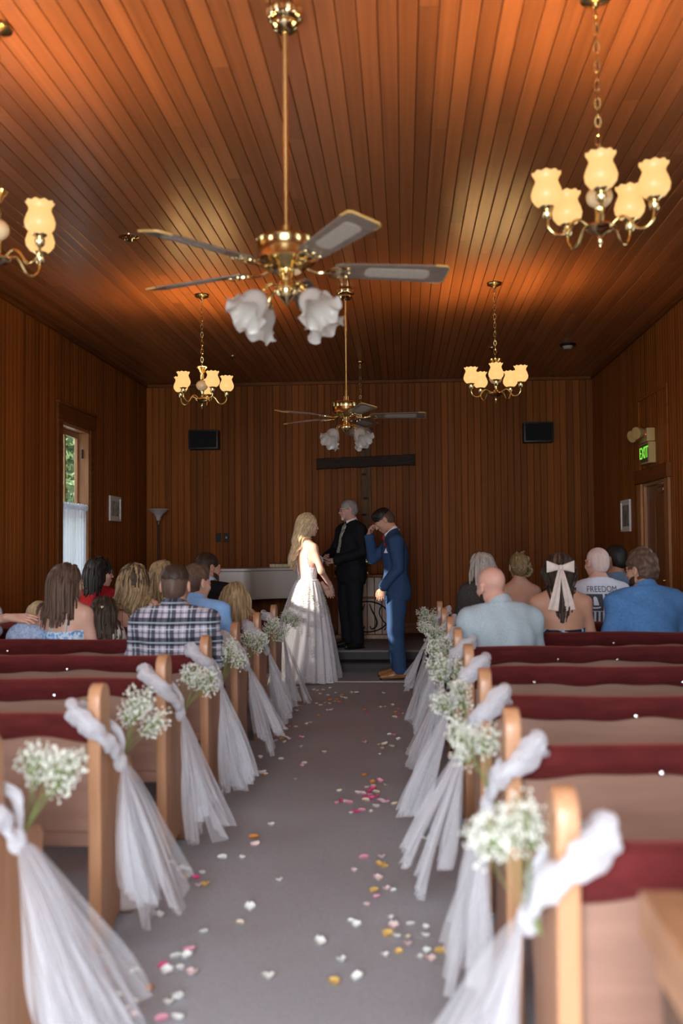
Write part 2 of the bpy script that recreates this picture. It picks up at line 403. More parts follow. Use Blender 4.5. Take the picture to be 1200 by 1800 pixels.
# ------------------------------------------------------------------ outside
gm = vary(pm('grass_ground', (.1, .16, .05), .9), (.07, .12, .03), (.14, .2, .07), (1, 1, 1), 3, 4, 0)
tag(MB().box(-7.0, WL-.2, -8, 22, -.12, -.08).build('bounce_path_outside', vary(pm('bounce_paving', (.5, .5, .48), .8), (.48, .47, .44), (.58, .57, .54), (1, 1, 1), 6, 3, 0), smooth=False), 'pale paving added outside the left windows to bounce daylight', kind='structure')  # paving added as a pale reflector, bounces sunlight in through the left windows
tag(MB().box(-40, 40, -30, 45, -.5, -.12).build('ground_outside', gm, smooth=False), 'lawn outside the windows', kind='structure')
leafm = vary(pm('leaf', (.1, .18, .06), .6), (.075, .13, .045), (.17, .24, .10), (1, 1, 1), 4, 3, .15, island=True)
barkm = pm('bark', (.12, .09, .07), .9)
def tree(x, y, h, rx, rz, n, label, seed):
    t = thing('leafy_tree', label, 'tree', (x, y, -.12), 0, 'trees outside the left windows')
    MB().tube(bez([(0, 0, 0), (.05, .03, h*.35), (-.04, .06, h*.7), (0, 0, h*.9)], 5), [.17-.13*i/15 for i in range(16)], 10).build('trunk', barkm, t)
    r = np.random.RandomState(seed)
    d = r.normal(size=(n, 3)); d /= np.linalg.norm(d, axis=1)[:, None]; d *= (r.rand(n, 1)**.45)
    P = d*np.array([rx, rx, rz])+np.array([0, 0, h-rz*.9])
    mb = MB()
    A = r.normal(size=(n, 3)); A /= np.linalg.norm(A, axis=1)[:, None]
    B = np.cross(A, r.normal(size=(n, 3))); B /= np.linalg.norm(B, axis=1)[:, None]
    s = r.uniform(.07, .13, (n, 1))
    V = np.stack([P-A*s, P+B*s*.45, P+A*s, P-B*s*.45], 1).reshape(-1, 3)
    me = bpy.data.meshes.new('foliage'); me.from_pydata(V.tolist(), [], [(4*i, 4*i+1, 4*i+2, 4*i+3) for i in range(n)]); me.materials.append(leafm)
    o = link('foliage', me, t); o['kind'] = 'stuff'
    return t
tree(-7.0, 20.2, 6.0, 2.6, 3.0, 12000, 'leafy tree seen through the window with the lace curtain', 1)
tree(-7.2, 7.0, 5.2, 1.45, 2.6, 9000, 'leafy tree outside the left wall, shading the lace-curtained window', 2)
tree(-8.0, .6, 6.2, 1.75, 2.9, 9000, 'leafy tree added outside the left wall to block sun, nearest the entrance', 3)  # added out of view to keep direct sun out of a left window
tree(-8.7, -2.9, 6.2, 1.7, 2.9, 9000, 'leafy tree added outside the left wall to block sun, beside the entrance corner', 4)  # added out of view, stops the sun shaft onto the right pew bows
# ------------------------------------------------------------------ pews
def pew_end_mesh():
    pr = [(-.03, 0), (-.032, .30), (-.045, .80)]
    for i in range(9):
        a = PI-PI*i/8
        pr.append((.012+.058*math.cos(a), .838+.057*math.sin(a)))
    pr += [(.072, .76), (.080, .68), (.105, .625), (.16, .605), (.26, .600), (.32, .585), (.345, .55), (.335, .50), (.305, .42), (.295, .30), (.31, .20), (.35, .125), (.395, .085), (.405, .05), (.385, .012), (.355, 0),
           (.335, .0), (.315, .022), (.26, .055), (.19, .065), (.13, .052), (.095, .02), (.08, 0)]
    # split into a quad strip free of concave n-gon trouble: triangulate via bmesh
    bm = bmesh.new(); vs = [bm.verts.new((0, y, z)) for y, z in pr]; f = bm.faces.new(vs)
    r = bmesh.ops.extrude_face_region(bm, geom=[f]); nv = [v for v in r['geom'] if isinstance(v, bmesh.types.BMVert)]
    bmesh.ops.translate(bm, verts=nv, vec=(.045, 0, 0))
    bmesh.ops.recalc_face_normals(bm, faces=bm.faces)
    ed = [e for e in bm.edges if abs(e.verts[0].co.x-e.verts[1].co.x) < 1e-6]
    bmesh.ops.bevel(bm, geom=ed, offset=.007, segments=2, affect='EDGES', profile=.6, clamp_overlap=True)
    for fc in bm.faces: fc.smooth = len(fc.verts) == 4
    me = bpy.data.meshes.new('pew_end'); bm.to_mesh(me); bm.free(); me.materials.append(M['oak'])
    return me
ME_END = pew_end_mesh()
def knob_mesh():
    return MB().lathe([(.0005, 0), (.006, .001), (.008, .006), (.006, .011), (.0005, .013)], 10, Matrix.Rotation(PI/2, 4, 'X')).mesh('button', M['steel'])
ME_KNOB = knob_mesh()
PEW_L = [2.34+.89*k for k in range(7)]; PEW_R = [1.86+.89*k for k in range(8)]
def pew(x0, x1, Y, label, aisle, seed):
    rr = random.Random(seed)
    t = thing('church_pew', label, 'pew', ((x0+x1)/2, Y, 0), 0, 'church pews either side of the aisle')
    hl = (x1-x0)/2
    for x in (-hl, hl-.045):
        o = link('pew_end', ME_END, t); o.location = (x, 0, 0)
    a, b = -hl+.045, hl-.045
    MB().box(a, b, .005, .032, .37, .755).build('back_panel', M['pewback'], t, bev=.004)
    MB().box(a, b, -.006, .012, .345, .395).build('bottom_rail', M['pewback'], t, bev=.005)
    # velvet draped over the top of the back, softly uneven along its lower edge
    p1, p2, p3 = rr.uniform(0, 6), rr.uniform(0, 6), rr.uniform(0, 6)
    def dr(u, v):
        x = a+(b-a)*u
        wob = .009*math.sin(u*9+p1)+.006*math.sin(u*23+p2)+.004*math.sin(u*51+p3)
        pts = [(-.014, .702), (-.018, .715), (-.024, .735), (-.026, .755), (-.018, .778), (.002, .788), (.03, .789), (.052, .778), (.06, .75), (.058, .70), (.05, .60), (.046, .47)]
        i = v*(len(pts)-1); k = min(int(i), len(pts)-2); fr = i-k
        y = pts[k][0]*(1-fr)+pts[k+1][0]*fr; z = pts[k][1]*(1-fr)+pts[k+1][1]*fr
        low = max(0, 1-v*5)
        return (x, y+.005*low*math.sin(u*31+p3)+.003*math.sin(u*13+p1)*(1-v), z+wob*low+.003*math.sin(u*17+p2)*(v < .7))
    dm = MB().grid(dr, 90, 22)
    vo = dm.build('velvet_drape', M['velvet'], t)
    md = vo.modifiers.new('thickness', 'SOLIDIFY'); md.thickness = .006; md.offset = -1
    MB().box(a, b, .035, .43, .375, .40).build('seat_board', M['oak'], t, bev=.006)
    MB().box(a+.005, b-.005, .06, .43, .40, .452).build('seat_cushion', M['velvet'], t, bev=.018, seg=3)
    for u in (rr.uniform(.12, .25), rr.uniform(.38, .5), rr.uniform(.68, .85)):
        o = link('button', ME_KNOB, t); o.location = (a+(b-a)*u, -.026, .722)
    return t
ordn = ['nearest the camera', 'second from the camera', 'third from the camera', 'fourth from the camera', 'fifth from the camera', 'sixth from the camera', 'seventh from the camera', 'frontmost, beside the groom']
for k, y in enumerate(PEW_L):
    pew(-3.40, -1.02, y, 'wooden pew with burgundy velvet back in left row, %s' % (ordn[k] if k < 6 else 'frontmost, beside the bride'), 1, k)
for k, y in enumerate(PEW_R):
    pew(.275, 2.46, y, 'wooden pew with burgundy velvet back in right row, %s' % ordn[k], -1, 20+k)

# ------------------------------------------------------------------ tulle and baby's breath on the aisle ends
def sheet(mb, zk, L, W, skew, bulge, amp, nf, ph, x0, sgn, y0, seed, w0=.03):
    r = random.Random(seed); a1, a2, a3 = r.uniform(0, 6), r.uniform(0, 6), r.uniform(0, 6)
    def fn(u, v):
        c = u-.5; vv = v**.85
        wv = w0+(W-w0)*(vv**.68)
        y = y0+c*wv+skew*vv+.026*math.sin(4.2*v+a1+1.3*u)*v
        fold = amp*vv*(1+.5*math.sin(3*v+a3))*(math.sin(2*PI*nf*u+ph+1.1*math.sin(3.5*v+a1))+.5*math.sin(2*PI*(nf*2.3)*u+a2+v))
        x = x0+sgn*(.012+bulge*vv**1.15+fold)
        z = zk-L*v*(1-.10*abs(c)*(1+.5*math.sin(a3)))-.025*v*v*math.sin(7*u+a2)
        return (x, y, max(z, .006))
    mb.grid(fn, 30, 16)
def tulle_bow(sgn, X, Y, seed, label, spread=1.0):
    r = random.Random(seed)
    t = thing('tulle_bow', label, 'bow', (X, Y, 0), 0, 'white tulle bows tied to the aisle ends of the pews')
    s = sgn
    kx, ky, kz = s*.040, .055, .625+r.uniform(-.015, .015)
    inn = -s*.045
    path = [(kx, ky, kz), (s*.034, -.005, kz+.06), (s*.012, -.072, kz+.115), (inn*.7, -.092, kz+.155), (inn-s*.045, -.055, kz+.19), (inn-s*.055, .01, kz+.185), (inn-s*.02, .085, kz+.15), (s*.01, .118, kz+.09), (kx, ky+.03, kz+.02)]
    P = bez(path, 6); n = len(P)
    rad = [(.020+.023*math.sin(PI*min(1, i/(n*.85)))**.7)*(1+.12*math.sin(i*1.9+seed)) for i in range(n)]
    mb = MB()
    for q in range(3):
        o3 = (q-1)*.020
        mb.tube([p+Vector((.004*math.sin(i*.7+q*2), .004*math.cos(i*.5+q), o3*math.sin(PI*min(1, max(0, i/(n-1))))+.004*math.sin(i*.9+q*3+seed))) for i, p in enumerate(P)], [x*.34*(1+.2*math.sin(i*.8+q*2.1)) for i, x in enumerate(rad)], 12, flat=1.45, caps=False, up=(0, 0, 1))
    rr = np.random.RandomState(seed)
    mb.v = [(p[0]+.004*math.sin(60*p[2]+seed), p[1]+.004*math.sin(70*p[0]+50*p[2]), p[2]+.006*math.sin(90*p[1]+seed)) for p in mb.v]
    mb.build('loop', M['tulle_band'], t)
    MB().sphere((kx, ky, kz), .03, 12, 8, (.8, .9, 1.15)).build('knot', M['tulle_band'], t)
    for j in range(5):
        mb = MB()
        sheet(mb, kz, r.uniform(.40, .59), r.uniform(.20, .36)*spread, r.uniform(-.06, .12)*spread, r.uniform(.03, .20)*spread, r.uniform(.012, .024), r.choice((3, 4, 5)), r.uniform(0, 6), kx, s, ky, seed*10+j)
        mb.build('tail', M['tulle'], t)
    return t
def ico_mesh_pts(n, r, R, flat, seed):
    """joined tiny star-like blossoms on thin branching stems"""
    rs = np.random.RandomState(seed)
    bl = MB(); st = MB()
    nb = 9
    dirs = rs.normal(size=(nb, 3)); dirs[:, 2] = np.abs(dirs[:, 2])*.6+.1
    dirs /= np.linalg.norm(dirs, axis=1)[:, None]
    heads = []
    for i in range(nb):
        c = dirs[i]*R*np.array(flat)*rs.uniform(.45, .8)
        heads.append(c)
        base = np.array([0, 0, -R*1.5])
        st.tube(bez([base, base*.45+c*.3+rs.normal(size=3)*.01, c], 4), .0013, 4)
    for k in range(n):
        h = heads[k % nb]
        d = rs.normal(size=3); d /= np.linalg.norm(d)
        p = h+d*R*.42*rs.rand()**.4*np.array(flat)
        if k % 2 == 0: st.tube([h*.75+np.array([0, 0, -R*.25]), (h+p)/2+rs.normal(size=3)*.004, p], .0007, 3, caps=False)
        s = r*rs.uniform(.7, 1.25)
        q = Matrix.Translation(p) @ Euler(rs.uniform(0, 6, 3)).to_matrix().to_4x4()
        m0 = len(bl.v)
        bl.lathe([(.0001, -s*.7), (s*.85, -s*.25), (s, s*.35), (.0001, s*.6)], 6, q)
    return bl.mesh('blossoms', M['bloom']), st.mesh('stems', M['stem'])
BB = [ico_mesh_pts(620, .0044, .115, (1.0, 1.1, 1.15), 50+i) for i in range(4)]
def bouquet(X, Y, Z, sgn, i, label, sc=1.0):
    t = thing('baby_breath_bouquet', label, 'flowers', (X, Y, Z), 0, "baby's breath bunches tied to the pew ends")
    a, b = BB[i % 4]
    for nm, me in (('blossoms', a), ('stems', b)):
        o = link(nm, me, t); o['kind'] = 'stuff'
    t.rotation_euler = (-.55, sgn*.35, i*1.3*0)
    t.scale = (sc*.92, sc*.95, sc*1.12)
    return t
oL = ['nearest the camera', 'second from the camera', 'third from the camera', 'fourth from the camera', 'fifth from the camera', 'sixth from the camera', 'farthest, beside the bride']
oR = ['nearest the camera', 'second from the camera', 'third from the camera', 'fourth from the camera', 'fifth from the camera', 'sixth from the camera', 'seventh from the camera', 'farthest, beside the groom']
for k, y in enumerate(PEW_L):
    tulle_bow(1, -1.02, y, 3+k, 'white tulle bow on left pew end, %s' % oL[k], 1.25 if k == 0 else 1)
    bouquet(-1.02+.07, y+.20, .735, 1, k, "baby's breath bunch on left pew end, %s" % oL[k], .93)
for k, y in enumerate(PEW_R):
    tulle_bow(-1, .275, y, 30+k, 'white tulle bow on right pew end, %s' % oR[k], 1.15)
    bouquet(.275-.070, y+.10, .745, -1, k+2, "baby's breath bunch on right pew end, %s" % oR[k], .88)

# ------------------------------------------------------------------ petals
PC = {'w': (.82, .84, .80), 'p': (.80, .36, .46), 'm': (.72, .08, .25), 'y': (.80, .52, .16), 'b': (.80, .62, .60), 'o': (.75, .30, .08), 'c': (.72, .64, .48)}
PN = {'w': 'white', 'p': 'pink', 'm': 'magenta', 'y': 'yellow', 'b': 'blush', 'o': 'orange', 'c': 'cream'}
def petal_mesh(col, i):
    r = random.Random(i)
    def fn(u, v):
        x = (u-.5); w = math.sin(PI*min(1, .12+.82*v))**.6
        X = x*w*.040; Yy = (v-.5)*.044
        return (X, Yy, .003+.012*((2*x)**2)*w+.010*(v-.4)**2*4*(.4+.6*(i % 2))+.002*math.sin(9*u+i))
    me = MB().grid(fn, 6, 6).mesh('petal', None)
    me.materials.append(glassy('petal_'+PN[col], PC[col], .25, .6) if ('petal_'+PN[col]) not in bpy.data.materials else bpy.data.materials['petal_'+PN[col]])
    return me
PM_ = {c: [petal_mesh(c, j) for j in range(2)] for c in PC}
PETALS = [(c, x, y, ['in the far aisle', 'in the mid aisle', 'in the near aisle', "near the bride's hem and the stage"][k]) for c, x, y, k in [('w',-1.133,3.733,1),('w',-0.906,3.523,2),('w',-0.713,3.386,2),('w',-0.584,3.609,1),('w',-0.866,3.064,2),('w',-0.764,3.056,2),('w',-0.733,3.094,2),('w',-0.809,2.853,2),('w',-0.707,2.854,2),('w',-0.687,2.891,2),('w',-0.437,3.039,2),('w',-0.157,3.039,2),('y',-0.232,3.016,2),('w',-0.215,3.168,2),('c',-0.6,3.467,2),('w',-0.298,3.308,2),('w',-0.202,3.505,2),('w',-0.179,3.454,2),('w',-0.062,3.548,2),('b',-0.048,3.45,2),('w',0.012,3.483,2),('w',0.064,3.459,2),('y',-0.065,3.389,2),('w',-0.038,3.371,2),('c',-0.002,3.373,2),('w',0.062,3.385,2),('b',-0.001,3.306,2),('y',-0.031,3.246,2),('w',-0.074,3.222,2),('w',0.038,3.205,2),('b',0.071,3.193,2),('w',0.063,3.25,2),('y',0.11,3.248,2),('b',-0.115,3.946,1),('b',-0.155,3.666,1),('p',-0.116,3.738,1),('y',-0.127,3.817,1),('b',-0.079,3.825,1),('w',-0.052,3.813,1),('b',-0.217,4.044,1),('y',-0.112,4.119,1),('b',-0.11,4.209,1),('y',-0.093,4.106,1),('w',-0.514,3.91,1),('w',-0.799,4.175,1),('w',-0.713,4.186,1),('w',-1.006,4.115,1),('m',-1.072,4.054,1),('o',-1.03,4.034,1),('w',-0.941,4.016,1),('w',-0.914,4.024,1),('w',-0.847,3.992,1),('y',-0.908,3.935,1),('m',-0.858,3.923,1),('b',-1.009,3.924,1),('b',-0.829,3.839,1),('y',-0.803,3.846,1),('p',-0.729,3.224,2),('w',-0.761,3.178,2),('w',-0.725,3.171,2),('m',-0.785,3.109,2),('b',-0.685,3.051,2),('o',-0.964,3.047,2),('o',-0.79,2.945,2),('w',-0.873,2.886,2),('p',-0.89,2.846,2),('y',-0.868,2.819,2),('w',-0.857,2.823,2),('b',-0.825,2.814,2),('b',-0.791,2.781,2),('p',-0.702,2.759,2),('w',-0.659,2.764,2),('w',-0.908,2.859,2),('w',-0.654,4.69,1),('w',-0.83,5.723,1),('w',-0.929,6.182,1),('w',-0.791,6.136,1),('p',-0.635,5.934,1),('w',-0.63,6.028,1),('o',-0.832,5.694,1),('c',-0.643,5.602,1),('w',-0.854,5.75,1),('o',-0.707,4.479,1),('b',-0.682,4.353,1),('p',-0.184,4.213,1),('c',-0.367,5.339,1),('m',-0.336,5.139,1),('c',-0.319,5.117,1),('p',-0.3,5.095,1),('b',-0.259,5.294,1),('b',-0.237,5.294,1),('m',-0.184,5.382,1),('p',-0.195,5.26,1),('m',-0.204,5.319,1),('c',-0.166,5.321,1),('m',-0.155,5.237,1),('p',-0.137,5.145,1),('b',-0.125,5.123,1),('m',-0.224,5.2,1),('p',-0.101,5.124,1),('c',-0.186,5.445,1),('m',-0.186,5.178,1),('b',-0.218,5.444,1),('m',-0.256,4.923,1),('p',-0.225,4.945,1),('c',-0.178,4.936,1),('w',-0.278,4.912,1),('b',-0.155,5.022,1),('c',-0.216,5.154,1),('p',-0.15,5.563,1),('w',-0.116,5.485,1),('o',-0.189,5.535,1),('o',-0.241,5.711,1),('c',-0.061,5.069,1),('c',-0.029,5.059,1),('w',0.078,4.955,1),('w',0.096,4.823,1),('w',0.088,4.482,1),('p',-0.369,5.093,1),('p',-0.278,6.643,0),('c',-0.184,6.607,0),('c',-0.141,6.589,0),('c',-0.094,6.535,0),('c',0.02,6.447,0),('c',-0.158,6.478,0),('w',-0.168,6.285,0),('p',-0.083,6.946,0),('w',-0.049,6.764,0),('w',-0.115,6.945,0),('b',-0.735,6.85,0),('m',-0.745,6.829,0),('p',-0.93,6.846,0),('b',-0.903,6.887,0),('o',-0.877,6.908,0),('c',-0.842,6.827,0),('b',-0.815,6.767,0),('o',-0.867,6.766,0),('c',-0.832,6.65,0),('b',-0.903,6.706,0),('w',-0.918,7.1,0),('w',-0.883,7.123,0),('p',-0.871,7.235,0),('b',-0.819,7.236,0),('w',-1.105,7.053,0),('c',-0.708,6.52,0),('c',-0.532,6.345,0),('c',-0.724,7.401,0),('w',-0.749,7.353,0),('o',-0.695,7.724,0),('b',-0.608,7.965,3),('b',-0.637,7.965,3),('w',-0.855,9.096,3),('w',-0.819,9.061,3),('c',-0.78,8.852,3),('w',-0.638,8.922,3),('w',-0.712,9.206,3),('c',-0.701,8.785,3),('c',-0.568,8.654,3),('o',-0.595,8.526,3),('o',-0.658,8.494,3),('c',-0.613,8.432,3),('o',-0.57,8.371,3),('c',-0.698,8.37,3),('c',-0.762,8.308,3),('c',-0.72,8.22,3),('c',-0.649,8.31,3),('b',-0.872,8.523,3),('b',-0.878,8.684,3),('o',-0.433,8.923,3),('c',-0.49,8.923,3),('w',-0.448,8.923,3),('b',-0.528,8.59,3),('o',-0.566,8.786,3),('w',-0.196,8.891,3),('c',-0.902,8.188,3),('c',-0.893,7.934,3),('b',-0.918,8.817,3),('y',-1.033,9.241,3),('c',-0.769,9.097,3),('o',-0.336,7.969,3),('m',-0.309,7.861,0),('c',-0.208,8.111,3),('c',-0.171,8.14,3),('o',-0.078,7.865,0),('o',-0.056,8.056,3),('c',-0.105,8.198,3),('m',-0.063,7.76,0),('c',-0.018,7.813,0),('c',-0.085,7.631,0)]]
for i, (c, x, y, zone) in enumerate(PETALS):
    r = random.Random(i*7+1)
    o = link('flower_petal', PM_[c][i % 2]); o.location = (x, y, .0005+.0015*(i % 3)); o.rotation_euler = (r.uniform(-.12, .12), r.uniform(-.12, .12), r.uniform(0, 6.28))
    s = r.uniform(.6, 1.05); o.scale = (s, s, s)
    tag(o, '%s flower petal on the aisle carpet %s' % (PN[c], zone), 'petal', '%s petals %s' % (PN[c], zone))

# ------------------------------------------------------------------ small table in the near right corner
t = thing('wooden_side_table', 'brown wooden side table behind the last right pew', 'table', (.803, 1.08, 0))
MB().box(-.45, .45, -.44, .44, .755, .822).build('table_top', M['oak'], t, bev=.006, seg=2)
ap = MB(); ap.box(-.43, -.41, -.42, .42, .70, .755); ap.box(.41, .43, -.42, .42, .70, .755); ap.box(-.41, .41, -.42, -.40, .70, .755); ap.box(-.41, .41, .40, .42, .70, .755)
ap.build('apron', M['oak'], t, bev=.003)
dk = vary(pm('dark_turned_wood', (.1, .05, .03), .3), (.06, .03, .02), (.11, .055, .03), (5, 5, 1), 4, 3, .05)
lp = [(.012, 0), (.022, .02), (.016, .06), (.022, .12), (.028, .2), (.018, .28), (.016, .34), (.030, .37), (.018, .40), (.026, .48), (.031, .56), (.02, .62), (.03, .65), (.03, .70)]
for sx in (-.40, .40):
    for sy in (-.39, .39):
        MB().lathe(lp, 16, Matrix.Translation((sx, sy, 0)), close=True).build('leg', dk, t)
# ------------------------------------------------------------------ chandeliers
def link_mesh(rad=.0029, a=.0110, b=.0225):
    P = [(a*math.cos(2*PI*i/14), 0, b*math.sin(2*PI*i/14)) for i in range(14)]
    return MB().tube(P, rad, 6, closed=True).mesh('chain_link', M['brass'])
ME_LINK = link_mesh()
def chain(parent, z0, z1, name='chain'):
    c = bpy.data.objects.new(name, None); C.objects.link(c); c.parent = parent
    n = max(2, int(round((z1-z0)/.0375))); st = (z1-z0)/n
    for i in range(n):
        o = link('chain_link', ME_LINK, c); o.location = (0, 0, z0+(i+.5)*st); o.rotation_euler = (0, 0, (i % 2)*PI/2+.15*math.sin(i))
    MB().tube([(.004*math.sin(i*.9), .004*math.cos(i*.9), z0+(z1-z0)*i/24) for i in range(25)], .0018, 5).build('cord', M['iron'], c)
    return c
def canopy(parent, z, r=.065, scal=False):
    prof = [(.001, z), (r*.85, z), (r, z-.006), (r*.95, z-.016), (r*.6, z-.026), (r*.25, z-.034), (.012, z-.046), (.001, z-.048)]
    MB().lathe(prof, 28).build('canopy', M['brass'], parent)
SHADE_PROF = [(.026, 0), (.040, .008), (.053, .026), (.056, .045), (.050, .066), (.041, .086), (.040, .098), (.047, .112), (.052, .118)]
def shade_rf(i, n, a, r):
    if i >= n-3: return r*(1+.030*math.cos(10*a)*(i-(n-4))/3), .003*math.cos(10*a)*(i-(n-4))/3
    return r, 0
ME_SHADE = MB().lathe(SHADE_PROF, 40, None, shade_rf).mesh('shade', M['shade'])
ME_ARM = None
def chandelier(X, Y, ztop, rot, label, drop=3.6, lit=True):
    global ME_ARM
    t = thing('chandelier', label, 'chandelier', (X, Y, 0), rot, 'brass five arm chandeliers hanging from the board ceiling')
    canopy(t, drop-.002)
    zb = ztop
    chain(t, zb+.01, drop-.045)
    # fluted flared top
    def rf(i, n, a, r): return r*(1+.05*math.cos(8*a)), 0
    MB().lathe([(.012, zb-.115), (.016, zb-.11), (.018, zb-.06), (.026, zb-.03), (.045, zb-.008), (.048, zb), (.038, zb+.002), (.008, zb+.012), (.001, zb+.012)], 32, None, rf).build('flared_top', M['brass'], t)
    MB().sphere((0, 0, zb-.165), .053, 24, 14, (1, 1, .88)).build('opal_ball', M['opalball'], t)
    MB().lathe([(.001, zb-.21), (.020, zb-.212), (.016, zb-.225), (.017, zb-.265), (.026, zb-.275), (.058, zb-.285), (.062, zb-.292), (.05, zb-.305), (.022, zb-.315), (.008, zb-.325), (.012, zb-.335), (.009, zb-.35), (.004, zb-.36), (.001, zb-.372)], 28).build('hub', M['brass2'], t)
    if ME_ARM is None:
        P = bez([(.045, 0, -.288), (.085, 0, -.262), (.115, 0, -.275), (.150, 0, -.320), (.185, 0, -.322), (.212, 0, -.295), (.218, 0, -.262)], 6)
        ME_ARM = MB().tube(P, .0062, 10).mesh('arm', M['brass'])
        chandelier.cup = MB().lathe([(.001, -.264), (.012, -.262), (.020, -.252), (.022, -.232), (.016, -.225), (.028, -.215), (.030, -.210), (.001, -.208)], 18, Matrix.Translation((.218, 0, 0))).mesh('cup', M['brass2'])
    for k in range(5):
        a = 2*PI*k/5
        o = link('arm', ME_ARM, t); o.location = (0, 0, zb); o.rotation_euler = (0, 0, a)
        c = link('cup', chandelier.cup, o)
        s = link('shade', ME_SHADE, o); s.location = (.218, 0, -.210); s.scale = (1.13, 1.13, 1.13)
        if lit:
            l = bpy.data.lights.new('bulb', 'POINT'); l.energy = CH_W; l.color = (1, .60, .24); l.shadow_soft_size = .028
            lo = bpy.data.objects.new('bulb', l); C.objects.link(lo); lo.parent = o; lo.location = (.218, 0, -.118)
    return t
CH_W = 11
chandelier(.81, 3.92, 2.93, -PI/2-.17, 'large lit brass chandelier with opal shades, nearest on the right')
chandelier(-1.715, 3.95, 2.88, -PI/2+.05, 'lit brass chandelier cut off by the left edge, beside the near fan')
chandelier(-1.76, 8.36, 2.955, PI/2, 'small lit brass chandelier above the left wall speaker')
chandelier(.80, 8.22, 2.94, -PI/2-.08, 'small lit brass chandelier with yellow glow above the right wall speaker')
# unlit chain pendant hidden behind the far fan
t = thing('chain_pendant', 'unlit glass pendant on a dark chain behind the far fan', 'pendant lamp', (-.50, 11.56, 0))
canopy(t, H-.002, .05); chain(t, 2.92, H-.045)
MB().lathe([(.001, 2.92), (.03, 2.915), (.035, 2.88), (.03, 2.86), (.001, 2.86)], 20).build('cap', M['iron'], t)
MB().lathe([(.03, 2.86), (.09, 2.82), (.13, 2.76), (.15, 2.70), (.147, 2.70), (.12, 2.76), (.08, 2.81), (.03, 2.85)], 28).build('shade', M['frost'], t)

